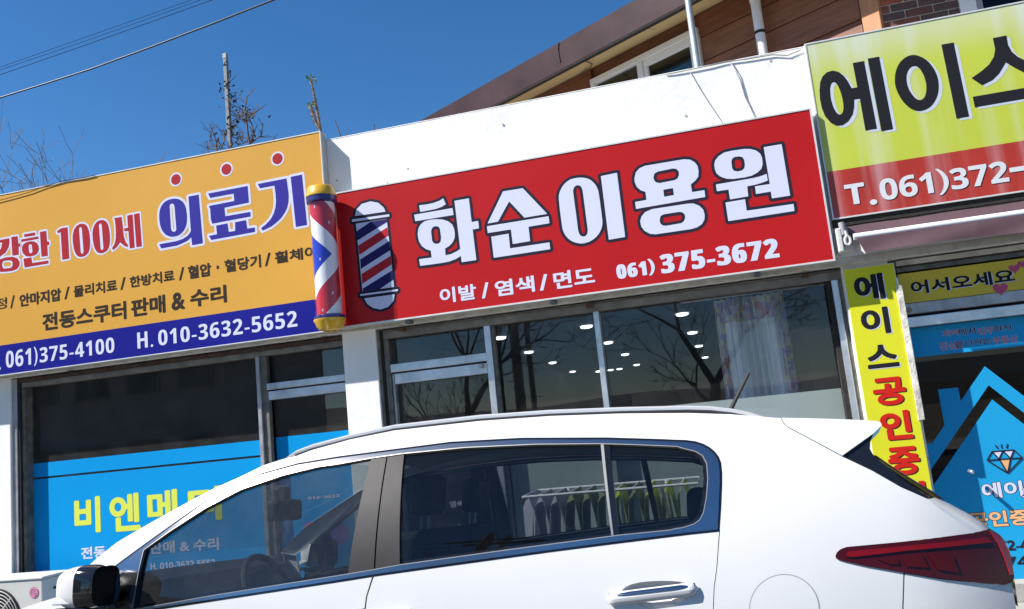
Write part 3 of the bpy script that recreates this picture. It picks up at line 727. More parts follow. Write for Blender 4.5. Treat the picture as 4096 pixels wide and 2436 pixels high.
glyphs([(k9, [
 ('+', [(-150,560),(-150,545),(160,485),(165,560),(150,640),(100,730),(0,805),(-150,880),(-150,840),(-40,740),(20,660),(40,560)]),
 ('+', [(195,465),(305,450),(318,578),(350,575),(350,625),(322,632),(325,770),(215,785)]),
 ('+', [(-130,960),(-60,880),(0,850),(100,815),(220,805),(300,830),(340,890),(335,960),(290,1020),(200,1050),(60,1065),(-60,1060)]),
 ('-', [(35,930),(50,885),(90,870),(180,865),(215,890),(218,960),(190,995),(70,1010),(45,985)])]),
 (k9, [
 ('+', [(410,420),(605,385),(610,435),(425,465)]), ('+', [(355,510),(660,452),(668,495),(375,548)]),
 ('+', [(378,650),(395,600),(440,560),(520,538),(590,540),(640,570),(668,620),(672,680),(650,740),(600,780),(520,800),(450,795),(400,750),(380,700)]),
 ('-', [(493,620),(505,592),(530,588),(550,605),(560,720),(545,742),(520,745),(502,725)]),
 ('+', [(688,378),(798,358),(812,545),(848,545),(850,600),(815,605),(825,790),(715,803)]),
 ('+', [(405,838),(543,815),(555,912),(835,870),(838,920),(425,990)])]),
 (k9, [
 ('+', [(985,360),(1060,312),(1165,295),(1195,835),(1075,858),(1045,380),(995,400)]),
 ('+', zero_o, 1), ('-', zero_i), ('+', sh2(zero_o), 1), ('-', sh2(zero_i)),
 ('+', [(1965,140),(2095,118),(2118,300),(2130,440),(2160,540),(2208,605),(2195,640),(2130,610),(2070,555),(2010,640),(1945,690),(1930,655),(1975,580),(1995,480),(1995,330),(1980,180)]),
 ('+', [(2190,95),(2285,75),(2320,650),(2235,662),(2212,362),(2145,365),(2130,320),(2205,305)]),
 ('+', [(2305,72),(2402,52),(2445,625),(2350,640)])])],
 YS, m_redprint, yel, 'lettering', 0.0165, m_white_p)
for s, a, b, w in (('정', (-36, 777), (48, 685), .012), ('/', (72, 766), (103, 672), .02), ('안마지압', (138, 757), (430, 620), .03), ('/', (455, 703), (490, 610), .02), ('물리치료', (520, 690), (825, 558), .03), ('/', (850, 636), (886, 543), .02),
                ('한방치료', (917, 622), (1230, 490), .03), ('/', (1265, 568), (1300, 472), .02), ('혈압', (1330, 560), (1490, 440), .03), ('혈당기', (1588, 515), (1840, 382), .03), ('/', (1872, 468), (1910, 370), .02), ('휠체어', (1943, 452), (2240, 318), .03),
                ('전동스쿠터', (300, 928), (890, 712), .034), ('판매', (928, 830), (1165, 666), .034), ('&', (1213, 783), (1302, 645), .03), ('수리', (1345, 760), (1597, 597), .034)):
    text(s, c4(*a), c4(*b), YS - 0.0016, m_brown_p, yel, bold=w)
flatpoly([(1531, 487), (1547, 484), (1545, 462), (1529, 465)], YS - 0.0016, m_brown_p, yel, 'lettering', c4)
for s, a, b in (('061', (42, 1188), (218, 1044)), (')', (240, 1174), (264, 1034)), ('375-4100', (281, 1150), (806, 968)), ('H.', (972, 1052), (1078, 922)), ('010-3632-5652', (1120, 1030), (2095, 780)), ('T.', (-110, 1215), (5, 1080))):
    text(s, c4(*a), c4(*b), YS - 0.0016, m_white_p, yel, bold=-0.004, hb=0.0125, track=1.1)

# ---- lime estate agent sign
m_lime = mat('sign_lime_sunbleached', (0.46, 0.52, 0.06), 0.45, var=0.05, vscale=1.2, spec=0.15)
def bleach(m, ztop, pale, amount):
    """sun fading that is strongest along the top edge, plus soft pale vertical streaks"""
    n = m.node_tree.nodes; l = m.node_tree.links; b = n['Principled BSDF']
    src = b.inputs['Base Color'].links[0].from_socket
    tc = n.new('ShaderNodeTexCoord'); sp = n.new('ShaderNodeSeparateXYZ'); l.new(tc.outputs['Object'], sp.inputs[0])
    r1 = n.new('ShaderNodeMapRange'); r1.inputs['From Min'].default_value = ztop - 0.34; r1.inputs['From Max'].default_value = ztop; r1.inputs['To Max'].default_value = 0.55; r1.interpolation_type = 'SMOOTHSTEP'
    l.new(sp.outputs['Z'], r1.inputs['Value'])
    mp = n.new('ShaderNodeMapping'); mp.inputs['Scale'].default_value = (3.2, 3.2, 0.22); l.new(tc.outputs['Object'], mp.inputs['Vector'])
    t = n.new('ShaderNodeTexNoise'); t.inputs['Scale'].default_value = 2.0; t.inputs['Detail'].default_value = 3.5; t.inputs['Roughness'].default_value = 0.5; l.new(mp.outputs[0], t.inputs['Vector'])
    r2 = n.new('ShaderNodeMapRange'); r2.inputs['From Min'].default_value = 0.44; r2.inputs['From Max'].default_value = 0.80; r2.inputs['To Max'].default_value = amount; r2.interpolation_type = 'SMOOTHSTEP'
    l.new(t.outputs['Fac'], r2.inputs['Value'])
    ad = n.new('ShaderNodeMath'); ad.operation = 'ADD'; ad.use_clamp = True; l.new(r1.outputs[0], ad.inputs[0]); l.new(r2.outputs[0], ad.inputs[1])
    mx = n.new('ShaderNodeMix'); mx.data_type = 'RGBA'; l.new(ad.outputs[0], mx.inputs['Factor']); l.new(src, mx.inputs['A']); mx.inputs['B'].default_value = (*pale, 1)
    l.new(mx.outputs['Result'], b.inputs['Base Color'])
m_limered = mat('sign_red_sunbleached', (0.36, 0.035, 0.026), 0.45, var=0.1, vscale=3, spec=0.15)
lz0 = P(3330, 880, YLIME).z; lz1 = P(3217, 176, YLIME).z; lxl = P(3217, 176, YLIME).x; lzb = P(*c3(1075, 1217), YLIME).z
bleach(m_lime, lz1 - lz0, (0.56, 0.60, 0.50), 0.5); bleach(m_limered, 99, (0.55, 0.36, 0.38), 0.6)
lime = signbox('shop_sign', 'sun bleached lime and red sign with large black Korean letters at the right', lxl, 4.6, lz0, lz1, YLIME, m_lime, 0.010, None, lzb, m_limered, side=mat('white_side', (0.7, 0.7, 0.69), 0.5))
kL = crop(3260, 120, 2.9856)
eis = [(kL, [('+', [(53,720),(62,620),(90,555),(140,505),(210,485),(280,500),(340,545),(390,610),(437,697),(505,685),(450,395),(585,370),(740,1180),(602,1202),(535,822),(467,832),(468,920),(450,1010),(400,1090),(330,1140),(260,1145),(190,1110),(120,1030),(80,930),(58,820)]),
             ('-', [(180,700),(190,645),(220,618),(260,640),(300,720),(330,830),(342,920),(330,990),(300,1015),(260,995),(220,930),(190,830),(182,760)], 1),
             ('+', [(628,342),(765,318),(932,1185),(793,1210)])]),
       (kL, [('+', [(950,600),(960,500),(995,410),(1050,345),(1120,305),(1190,295),(1270,320),(1350,370),(1420,460),(1465,560),(1480,660),(1470,770),(1430,860),(1370,930),(1280,970),(1210,970),(1130,935),(1050,860),(990,760),(960,680)], 1),
             ('-', [(1090,600),(1095,520),(1130,455),(1180,428),(1230,440),(1275,495),(1310,570),(1332,670),(1325,760),(1300,820),(1250,842),(1200,820),(1150,760),(1110,690)], 1),
             ('+', [(1508,175),(1655,150),(1840,1035),(1690,1060)])]),
       (kL, [('+', [(2122,98),(2285,65),(2305,180),(2350,260),(2420,320),(2560,390),(2720,440),(2660,560),(2560,540),(2420,470),(2330,420),(2278,388),(2200,520),(2120,600),(1995,662),(1868,575),(1990,490),(2080,410),(2135,320),(2150,230)]),
             ('+', [(1882,798),(2800,640),(2810,770),(1908,925)])])]
m_greyp = mat('print_grey', (0.5, 0.55, 0.62), 0.5, spec=0.08)
glyphs(eis, YLIME, m_greyp, lime, 'lettering_shade', dpx=(15, 7), dy=-0.0008)
glyphs(eis, YLIME, m_black_p, lime, 'lettering')
kT = crop(3360, 600, 3.3913)
for mm, dx, dz, yy in ((m_black_p, 0.005, -0.006, 0.003), (mat('print_pale_grey', (0.60, 0.62, 0.65), 0.5, spec=0.08), 0, 0, 0.006)):
    nm = 'lettering_shade' if dx else 'lettering'
    for s, a, b in (('T', (95, 752), (318, 436)), ('.', (412, 750), (500, 662)), ('061', (565, 690), (1228, 292)), (')', (1352, 614), (1442, 236)), ('372', (1524, 545), (2248, 140)), ('-', (2305, 306), (2580, 200))):
        text(s, kT(*a), kT(*b), YLIME - yy * 0.27, mm, lime, nm, bold=0.008, dx=dx, dz=dz)

# ---- narrow vertical yellow sign
YV = 6.14
m_vyel = mat('sign_bright_yellow', (0.64, 0.63, 0.025), 0.5, var=0.05, vscale=3, spec=0.15)
m_pred = mat('print_bright_red', (0.55, 0.02, 0.015), 0.5, spec=0.08)
vx0 = (P(3368, 1081, YV).x + P(3499, 1816, YV).x) / 2; vx1 = (P(3562, 1056, YV).x + P(3739, 1956, YV).x) / 2
vz1 = P(3368, 1081, YV).z
ver = thing('vertical_sign', 'tall narrow yellow sign with black then red Korean letters down the pillar', 'sign', ((vx0 + vx1) / 2, YV, 0.3))
MB().box(vx0 - 0.012, vx1 + 0.006, YV + 0.006, YCOL - 0.002, 0.3, vz1 + 0.006).build('cabinet', mat('white_side', (0.7, 0.7, 0.69), 0.5), ver)
MB().box(vx0, vx1, YV, YV + 0.0055, 0.305, vz1).build('face_panel', m_vyel, ver)
MB().box(vx1 - 0.012, vx1 + 0.03, YV - 0.012, YV - 0.002, P(3690, 1680, YV).z, P(3570, 1145, YV).z).build('edge_strip', mat('broken_trim', (0.62, 0.58, 0.52), 0.6, var=0.5, vscale=14, bump=0.4, streak=0.6, streak_col=(0.2, 0.15, 0.12)), ver, bevel=0.003)
kv = crop(3380, 1060, 3.3736); kw = crop(3440, 1480, 2.8548)
for s, a, b, kk, c, d, mm in (('에', (155, 500), (497, 100), kv, 1, 1, m_black_p), ('이', (247, 957), (570, 555), kv, 1, 1, m_black_p), ('스', (314, 1408), (690, 1050), kv, 1, 1, m_black_p),
                ('공', (175, 418), (497, 65), kw, 0, 0, m_pred), ('인', (262, 810), (562, 450), kw, 0, 0, m_pred), ('중', (350, 1210), (655, 860), kw, 0, 0, m_pred), ('개', (410, 1610), (735, 1262), kw, 0, 0, m_pred), ('사', (480, 2010), (800, 1660), kw, 0, 0, m_pred)):
    text(s, kk(*a), kk(*b), YV - 0.0008, m_white_p if c else m_black_p, ver, 'lettering_shade', bold=0.04, dx=0.007, dz=-0.006)
    text(s, kk(*a), kk(*b), YV - 0.0016, mm, ver, bold=0.04)

# ---- welcome sign above the estate agent door
kg = crop(3560, 1000, 3.2257)
YW = YFR - 0.004
wel = thing('welcome_sign', 'wide yellow welcome sign with black letters and pink hearts over the right door', 'sign', (rx0, YW, rz[1]))
m_wyel = mat('sign_warm_yellow', (0.62, 0.46, 0.02), 0.45, var=0.05, vscale=4)
MB().box(rx0 + 0.04, rx1 - 0.1, YW, YW + 0.03, rz[1] + 0.002, P(*kg(110, 315), YW).z).build('face_panel', m_wyel, wel)
text('어서오세요', kg(284, 580), kg(1590, 236), YW - 0.0008, m_white_p, wel, 'lettering_shade', bold=0.03, dx=0.006, dz=-0.005)
text('어서오세요', kg(284, 580), kg(1590, 236), YW - 0.0016, m_black_p, wel, bold=0.03)
m_heart = mat('heart_pink', (0.5, 0.05, 0.16), 0.5)
def heart(cx, cy, w):
    pts = []
    for i in range(40):
        t = 2 * math.pi * i / 40
        pts.append((cx + w / 34 * 16 * math.sin(t) ** 3, cy + w / 34 * (13 * math.cos(t) - 5 * math.cos(2 * t) - 2 * math.cos(3 * t) - math.cos(4 * t))))
    return pts
for (px, py, w) in ((1425, 500, 160), (1605, 238, 120), (1705, 180, 95)):
    p = P(*kg(px, py), YW); wd = w / 3.2257 / FPX * 6.6
    fillcurve([heart(p.x, p.z, wd)], 'heart', m_heart, wel, plane_xz(YW - 0.0016))
# ---- blue films on the estate agent door
YG2 = YGL - 0.003
m_film_b = mat('film_sky_blue', (0.014, 0.31, 0.60), 0.5, var=0.03, vscale=2, spec=0.12)
m_peach = mat('print_peach', (0.72, 0.40, 0.20), 0.5, spec=0.08); m_rosy = mat('print_rose', (0.45, 0.15, 0.17), 0.5, spec=0.08)
dband = thing('door_film', 'blue film strip with two small lines of text across the right door glass', 'window film', (rx0, YG2, rz[4] - 0.3))
zt_, zb_ = P(*kg(900, 940), YG2).z, P(*kg(900, 1325), YG2).z
MB().quad((rx0 + 0.036, YG2, zb_), (rx1 - 0.1, YG2, zb_), (rx1 - 0.1, YG2, min(zt_, rz[4])), (rx0 + 0.036, YG2, min(zt_, rz[4]))).build('backing', m_film_b, dband)
for s, a, b, c in (('계약', (685, 1120), (880, 1020), 1), ('에서', (892, 1105), (1095, 995), 0), ('입주', (1140, 1095), (1335, 985), 1), ('까지', (1340, 1060), (1555, 955), 0),
                   ('진심', (650, 1298), (845, 1172), 1), ('을', (855, 1270), (938, 1162), 0), ('다하는', (982, 1240), (1290, 1128), 0), ('부동산', (1335, 1222), (1640, 1090), 1)):
    text(s, kg(*a), kg(*b), YG2 - 0.0008, m_white_p, dband, 'lettering_outline', bold=0.012, grow=0.03)
    text(s, kg(*a), kg(*b), YG2 - 0.0016, m_rosy if c else m_navy_o, dband, bold=0.014)
kh = crop(3660, 1440, 3.227); ki = crop(3760, 1860, 2.577)
hou = thing('door_film', 'large blue house shaped film with a chimney and a diamond on the right door', 'window film', (rx0 + 0.5, YG2, ZB))
xr_ = rx1 - 0.1
def wpt(x, y, k): w = P(*k(x, y), YG2); return (w.x, w.z)
xl_ = rx0 + 0.037
pk = wpt(900, 80, kh); pr = wpt(1407, 467, kh); sl_ = (pr[1] - pk[1]) / (pr[0] - pk[0])
ik = wpt(950, 325, kh); ir = wpt(1407, 682, kh); sl2 = (ir[1] - ik[1]) / (ir[0] - ik[0])
xe = 2.9
le = wpt(225, 1075, kh); lj = wpt(285, 1300, kh); sll = (ik[1] - lj[1]) / (ik[0] - lj[0])
band = [wpt(295, 380, kh), wpt(555, 355, kh), wpt(590, 528, kh), pk, (xe, pk[1] + sl_ * (xe - pk[0])), (xe, ik[1] + sl2 * (xe - ik[0])), ik, (xl_ + 0.001, ik[1] + sll * (xl_ + 0.001 - ik[0])), (xl_ + 0.001, le[1]), le, wpt(380, 840, kh)]
fillcurve([band], 'roof_band', m_film_b, hou, plane_xz(YG2))
bk = wpt(995, 510, kh); bl_ = wpt(330, 1484, kh); br_ = wpt(1407, 830, kh)
s1 = (br_[1] - bk[1]) / (br_[0] - bk[0]); s2 = (bk[1] - bl_[1]) / (bk[0] - bl_[0])
zb2 = P(4066, 2325, YG2).z
fillcurve([[bk, (xe, bk[1] + s1 * (xe - bk[0])), (xe, zb2), (xl_ + 0.001, zb2), (xl_ + 0.001, bk[1] + s2 * (xl_ + 0.001 - bk[0]))]], 'house_body', m_film_b, hou, plane_xz(YG2))
dia = lambda pts, mm, nm: flatpoly(pts, YG2 - 0.0016, mm, hou, nm, kh)
dia([(998, 1182), (1128, 1172), (1083, 1272)], m_white_p, 'facet'); dia([(1138, 1172), (1272, 1162), (1230, 1268)], m_white_p, 'facet'); dia([(1085, 1285), (1230, 1275), (1195, 1450)], m_peach, 'facet')
mb = MB()
for a, b in (((930, 1295), (995, 1182)), ((995, 1182), (1275, 1162)), ((1275, 1162), (1385, 1262)), ((930, 1295), (1385, 1262)), ((930, 1295), (1195, 1460)), ((1385, 1262), (1195, 1460)), ((995, 1182), (1083, 1278)), ((1083, 1278), (1133, 1172)), ((1133, 1172), (1232, 1270)), ((1232, 1270), (1275, 1162)), ((1083, 1278), (1195, 1460)), ((1232, 1270), (1195, 1460)), ((1035, 1098), (1068, 1142)), ((1112, 1088), (1122, 1142)), ((1195, 1085), (1182, 1140))):
    p, q = Vector((wpt(*a, kh)[0], YG2 - 0.0024, wpt(*a, kh)[1])), Vector((wpt(*b, kh)[0], YG2 - 0.0024, wpt(*b, kh)[1]))
    d = (q - p).normalized(); nn = Vector((-d.z, 0, d.x)) * 0.0045
    mb.quad(p - nn, q - nn, q + nn, p + nn); 
    for kq in range(4): mb.v[-1 - kq].y -= 0.0002 * (len(mb.f) % 7)
mb.build('diamond_lines', m_navy_o, hou)
for s, a, b, mm in (('에이', (445, 350), (838, 158), m_white_p), ('스', (852, 335), (1040, 145), m_white_p), ('공인중', (310, 655), (905, 450), m_peach), ('개사', (925, 635), (1320, 430), m_peach)):
    text(s, ki(*a), ki(*b), YG2 - 0.0008, m_navy_o, hou, 'lettering_outline', bold=0.035, grow=0.03)
    text(s, ki(*a), ki(*b), YG2 - 0.0016, mm, hou, bold=0.035)
for s, a, b in (('372-4', (530, 895), (905, 765)), ('374', (565, 1062), (905, 935))):
    text(s, ki(*a), ki(*b), YG2 - 0.0016, m_navy_o, hou, bold=0.012)

# ---- blue film in the left shop window
m_film_c = mat('film_cyan_blue', (0.001, 0.26, 0.60), 0.5, var=0.02, vscale=2, spec=0.1)
m_plime = mat('print_pale_lime', (0.60, 0.66, 0.09), 0.5, spec=0.08)
YG1 = YGL - 0.003
lf = thing('window_film', 'bright blue window film with pale lime Korean letters filling the left shop window', 'window film', ((lx0 + lx1) / 2, YG1, ZB))
fz1 = (P(*cA(250, 458), YG1).z + P(*cA(1850, 287), YG1).z) / 2; fz2 = (P(*cA(250, 555), YG1).z + P(*cA(1855, 395), YG1).z) / 2
MB().quad((lx0 + 0.106, YG1, ZB + 0.02), (lx1 - 0.0125, YG1, ZB + 0.02), (lx1 - 0.0125, YG1, fz2 - 0.018), (lx0 + 0.106, YG1, fz2 - 0.018)).build('backing', m_film_c, lf)
MB().quad((lx0 + 0.106, YG1, fz2), (lx1 - 0.0125, YG1, fz2), (lx1 - 0.0125, YG1, fz1), (lx0 + 0.106, YG1, fz1)).build('top_strip', m_film_c, lf)
for s, a, b in (('비', (528, 955), (706, 684)), ('엔', (778, 943), (985, 660)), ('메', (1045, 898), (1250, 634)), ('디', (1335, 872), (1560, 610))):
    text(s, cA(*a), cA(*b), YG1 - 0.0016, m_plime, lf, bold=0.034)
text('전동스쿠터 판매 & 수리', cA(574, 1134), cA(1545, 975), YG1 - 0.0016, m_white_p, lf, bold=0.03)
text('T. 061)375-4100', cA(602, 1250), cA(1020, 1170), YG1 - 0.0016, m_white_p, lf, bold=0.014)
text('H. 010-3632-5652', cA(1064, 1208), cA(1520, 1130), YG1 - 0.0016, m_white_p, lf, bold=0.014)
for (px, py, r, mm) in ((2190, 915, 0.05, mat('print_pink', (0.5, 0.12, 0.3), 0.5, spec=0.08)), (2230, 890, 0.035, m_plime), (2405, 955, 0.075, mat('print_purple', (0.22, 0.1, 0.4), 0.5, spec=0.08))):
    pass
lf2 = thing('window_film', 'bright blue film panel with round pink and purple logos on the left shop door', 'window film', ((lx2 + lx3) / 2, YG1, ZB))
fz3 = P(*cA(2180, 248), YG1).z
MB().quad((lx2 + 0.021, YG1, ZB + 0.02), (lx3, YG1, ZB + 0.02), (lx3, YG1, fz3), (lx2 + 0.021, YG1, fz3)).build('backing', m_film_c, lf2)
for (px, py, r, mm, dy) in ((2190, 915, 0.055, mat('print_pink', (0.5, 0.12, 0.3), 0.5, spec=0.08), 0.003), (2225, 905, 0.035, m_plime, 0.006), (2405, 955, 0.08, mat('print_purple', (0.22, 0.1, 0.4), 0.5, spec=0.08), 0.003)):
    p = P(*cA(px, py), YG1); fillcurve([disc((p.x, p.z), (r, r))], 'logo_disc', mm, lf2, plane_xz(YG1 - dy * 0.27))
text('010-3632', cA(2175, 712), cA(2400, 672), YG1 - 0.0016, m_white_p, lf2, bold=0.014)
# ---- sticker on the barber glass
st = thing('window_sticker', 'small white barber pole and word sticker low on the barber shop glass', 'sticker', (P(*cB(860, 900), YG1).x, YG1, 0.5))
text('염색', cB(795, 768), cB(885, 715), YG1 - 0.001, m_white_p, st, bold=0.03)
text('/', cB(905, 740), cB(925, 712), YG1 - 0.001, m_white_p, st, bold=0.02)
flatpoly([(815, 930), (830, 900), (860, 885), (890, 890), (910, 915), (918, 938), (818, 945)], YG1 - 0.001, m_white_p, st, 'emblem', cB)
flatpoly([(915, 965), (935, 962), (958, 1045), (948, 1050)], YG1 - 0.001, m_white_p, st, 'emblem', cB)

# ================================================================ barber pole
YB = 5.852
pc = [P(1303, 1030, YB), P(1275, 778, YB), P(1331, 1290, YB)]
bxp = (pc[0].x + pc[1].x + pc[2].x) / 3
ztop, zbot = P(1270, 752, YB).z, P(1340, 1322, YB).z
hgt = ztop - zbot
bp_ = thing('barber_pole', 'glossy red white and blue barber pole with yellow caps mounted between two signs', 'barber pole', (bxp, YB, zbot))
m_cap = mat('cap_yellow', (0.62, 0.36, 0.015), 0.25, var=0.05, vscale=8, coat=0.6); m_ring = mat('cap_blue', (0.02, 0.02, 0.14), 0.3, coat=0.5)
m_st = bpy.data.materials.new('chevron_stripes'); m_st.use_nodes = True
n = m_st.node_tree.nodes; l = m_st.node_tree.links; b = n['Principled BSDF']; b.inputs['Roughness'].default_value = 0.3; b.inputs['Coat Weight'].default_value = 0.3
def mth(op, a, c=None):
    q = n.new('ShaderNodeMath'); q.operation = op
    for i, v in enumerate((a, c)):
        if v is None: continue
        if isinstance(v, (int, float)): q.inputs[i].default_value = v
        else: l.new(v, q.inputs[i])
    return q.outputs[0]
tc = n.new('ShaderNodeTexCoord'); sp = n.new('ShaderNodeSeparateXYZ'); l.new(tc.outputs['Object'], sp.inputs[0])
vd = math.atan2(YB, bxp)                       # direction of the pole as seen from the street
rot0 = vd + math.pi / 2                        # left visible edge
ca, sa = math.cos(-rot0), math.sin(-rot0)
xr2 = mth('SUBTRACT', mth('MULTIPLY', sp.outputs['X'], ca), mth('MULTIPLY', sp.outputs['Y'], sa))
yr2 = mth('ADD', mth('MULTIPLY', sp.outputs['X'], sa), mth('MULTIPLY', sp.outputs['Y'], ca))
th = mth('ARCTAN2', yr2, xr2)                  # 0 at the left edge, +pi at the right edge through the front
th = mth('MODULO', mth('ADD', th, 6.28318), 6.28318)
zmid = hgt * 0.513
tt = mth('ADD', mth('ABSOLUTE', mth('SUBTRACT', sp.outputs['Z'], zmid)), mth('MULTIPLY', th, 0.096))
tt = mth('DIVIDE', mth('MODULO', tt, 0.85), 0.85)
rp = n.new('ShaderNodeValToRGB'); rp.color_ramp.interpolation = 'CONSTANT'
for i, (p, c) in enumerate(((0, (0.012, 0.03, 0.40)), (0.235, (0.72, 0.72, 0.76)), (0.424, (0.45, 0.012, 0.025)), (0.70, (0.70, 0.74, 0.76)), (0.90, (0.012, 0.03, 0.40)))):
    e = rp.color_ramp.elements[i] if i < 2 else rp.color_ramp.elements.new(p)
    e.position = p; e.color = (*c, 1)
l.new(tt, rp.inputs[0]); l.new(rp.outputs[0], b.inputs['Base Color'])
c0 = (bxp, YB, zbot)
rg = 0.109
MB().lathe([(0.098, 0.11 * hgt), (0.098, 0.88 * hgt)], c0, 48).build('striped_roll', m_st, bp_, smooth=True)
MB().lathe([(rg, 0.10 * hgt), (rg, 0.89 * hgt)], c0, 48).build('clear_tube', glass('pole_tube', (0.985, 0.985, 0.99), 1.45, 0.02, 0.7), bp_, smooth=True)
MB().lathe([(0.112, 0.885 * hgt), (0.122, 0.89 * hgt), (0.122, 0.925 * hgt), (0.112, 0.93 * hgt)], c0, 48).build('cap_ring', m_ring, bp_, smooth=True)
MB().lathe([(0.112, 0.105 * hgt), (0.122, 0.1 * hgt), (0.122, 0.082 * hgt), (0.112, 0.08 * hgt)], c0, 48).build('cap_ring', m_ring, bp_, smooth=True)
MB().lathe([(0.126, 0.926 * hgt), (0.127, 0.935 * hgt), (0.118, 0.955 * hgt), (0.112, 0.985 * hgt), (0.10, 0.998 * hgt), (0.06, hgt)], c0, 48).build('top_cap', m_cap, bp_, smooth=True)
MB().lathe([(0.012, -0.012), (0.014, 0.0), (0.055, 0.0), (0.06, 0.006), (0.088, 0.012), (0.108, 0.035 * hgt), (0.116, 0.055 * hgt), (0.126, 0.068 * hgt), (0.127, 0.0795 * hgt), (0.11, 0.081 * hgt)], c0, 48).build('bottom_cap', m_cap, bp_, smooth=True)
for zf in (0.93, 0.05):
    MB().box(bxp - 0.03, bxp + 0.03, YB + 0.1, YS - 0.001, zbot + zf * hgt - 0.015, zbot + zf * hgt + 0.015).build('bracket', m_alu_bright, bp_, bevel=0.003)
m_spk = mat('sparkle_print', (0.75, 0.6, 0.66), 0.2, metal=0.5)
for (fx, fz) in ((0.2, 0.845), (0.72, 0.73), (0.28, 0.48), (0.68, 0.245), (0.25, 0.135)):
    a = rot0 + math.pi * (math.acos(1 - 2 * fx) / math.pi); r = 0.0995; zc_ = zbot + fz * hgt; dth = 0.075
    pts = [Vector((bxp + r * math.cos(a + u * dth), YB + r * math.sin(a + u * dth), zc_ + v * 0.017)) for u, v in ((-1, 0), (0, -1), (1, 0), (0, 1))]
    MB().quad(*pts).build('sparkle', m_spk, bp_)

# ================================================================ awning on the right shop
m_fab = mat('awning_mauve', (0.135, 0.082, 0.096), 0.9, var=0.1, vscale=5, bump=0.2, bscale=9, spec=0.1)
aw = thing('awning', 'rolled mauve fabric awning with a white front bar under the lime sign', 'awning', (1.6, 6.05, 2.4))
ax0 = P(*c6(1262, 240), 6.0).x; ax1 = 4.4
zbt = (P(*c6(1260, 260), 6.0).z); 
MB().box(rxr + 0.03, 4.6, YPAR - 0.05, YPAR - 0.009, lz0 - 0.05, lz0 - 0.001).build('recess_shade', m_grime_shade, aw)  # near-black strip painted in for the shaded recess under the sign
bz1, bz0 = P(*c6(1262, 238), 5.98).z, P(*c6(1268, 287), 5.98).z
MB().tube([(ax0, 5.98, (bz0 + bz1) / 2), (ax1, 5.98, (bz0 + bz1) / 2)], (bz1 - bz0) / 2 * 0.95, 18).build('front_bar', mat('white_bar', (0.72, 0.73, 0.74), 0.35, var=0.04, vscale=6), aw, smooth=True)
fz_ = P(*c6(1252, 195), 6.06).z
def roll(u, v):
    x = ax0 - 0.02 + (ax1 - ax0) * u
    return (x, 6.012 + 0.022 * v + 0.003 * math.sin(u * 31 + v * 3), bz0 + 0.004 + (fz_ - bz0) * v + 0.003 * math.sin(u * 40) * v)
MB().grid(roll, 40, 14).build('fabric_roll', m_fab, aw, smooth=True)
vz = P(*c6(1310, 380), 6.0).z; vzr = P(*c6(2300, 312), 6.0).z
def val(u, v):
    x = ax0 + 0.015 + 0.04 * v * (1 - u) ** 8 + (ax1 - ax0) * u
    zb = vz + (vzr - vz) * min(1, u * 1.6) + 0.02 * math.sin(min(1, u * 2.2) * math.pi)
    return (x, 5.958 + 0.010 * math.sin(u * 23 + v * 2) * v, bz0 + 0.01 + (zb - bz0 - 0.01) * v)
MB().grid(val, 60, 10).build('valance', m_fab, aw, smooth=True)
p = P(*c6(1205, 270), 6.02)
m_wpl = mat('white_plastic', (0.6, 0.6, 0.57), 0.45, var=0.1, vscale=20)
MB().box(p.x - 0.055, p.x - 0.02, 5.98, YPAR - 0.009, p.z - 0.10, p.z + 0.07).build('end_bracket', m_wpl, aw, bevel=0.008)
MB().box(p.x - 0.02, p.x + 0.06, 6.06, YPAR - 0.009, p.z - 0.09, p.z - 0.045).build('end_bracket', m_wpl, aw, bevel=0.006)
MB().tube([(p.x - 0.005, 6.0, p.z + 0.02), (p.x - 0.008, 6.0, p.z + 0.11)], 0.022, 14).build('gear_box', mat('grey_gear', (0.3, 0.3, 0.31), 0.5), aw, smooth=True)
ringp = [(p.x + 0.012 + 0.018 * math.cos(t), 5.985, p.z - 0.025 + 0.03 * math.sin(t)) for t in [i * math.pi / 8 for i in range(17)]]
MB().tube(ringp, 0.009, 8).build('crank_eye', m_wpl, aw, smooth=True)
MB().tube([(p.x + 0.012, 5.985, p.z + 0.005), (p.x + 0.004, 5.985, p.z + 0.045)], 0.011, 8).build('crank_eye', m_wpl, aw, smooth=True)

# ================================================================ air conditioner unit
aq = P(170, 2317, 5.72); az1 = aq.z
m_acb = mat('ac_body', (0.50, 0.50, 0.48), 0.5, var=0.06, vscale=5)
ac = thing('air_conditioner', 'beige outdoor air conditioner unit with a round grille below the left window', 'air conditioner', (aq.x - 0.4, 5.72, 0.12))
MB().box(aq.x - 0.82, aq.x, 5.72, 6.03, 0.17, az1).build('casing', m_acb, ac, bevel=0.012)
MB().box(aq.x - 0.825, aq.x + 0.005, 5.712, 6.035, az1 + 0.0005, az1 + 0.02).build('lid', m_acb, ac, bevel=0.006)
for dx in (-0.7, -0.1): MB().box(aq.x + dx - 0.04, aq.x + dx + 0.04, 5.74, 6.01, 0.12, 0.169).build('foot', m_rust, ac)
gc = Vector((aq.x - 0.45, 5.7, (0.17 + az1) / 2))
MB().tube([gc + Vector((0, 0.03, 0)), gc + Vector((0, 0.012, 0))], 0.23, 40).build('fan_recess', m_grime_shade, ac)
for k in range(1, 9):
    r = 0.026 * k + 0.01
    MB().tube([gc + Vector((r * math.cos(t), 0, r * math.sin(t))) for t in [i * 2 * math.pi / 36 for i in range(37)]], 0.004, 5).build('grille_ring', m_acb, ac, smooth=True)
for k in range(8):
    t = k * math.pi / 4; MB().tube([gc, gc + Vector((0.225 * math.cos(t), 0, 0.225 * math.sin(t)))], 0.004, 5).build('grille_spoke', m_acb, ac)
lp_ = P(*cA(238, 1368), 5.716)
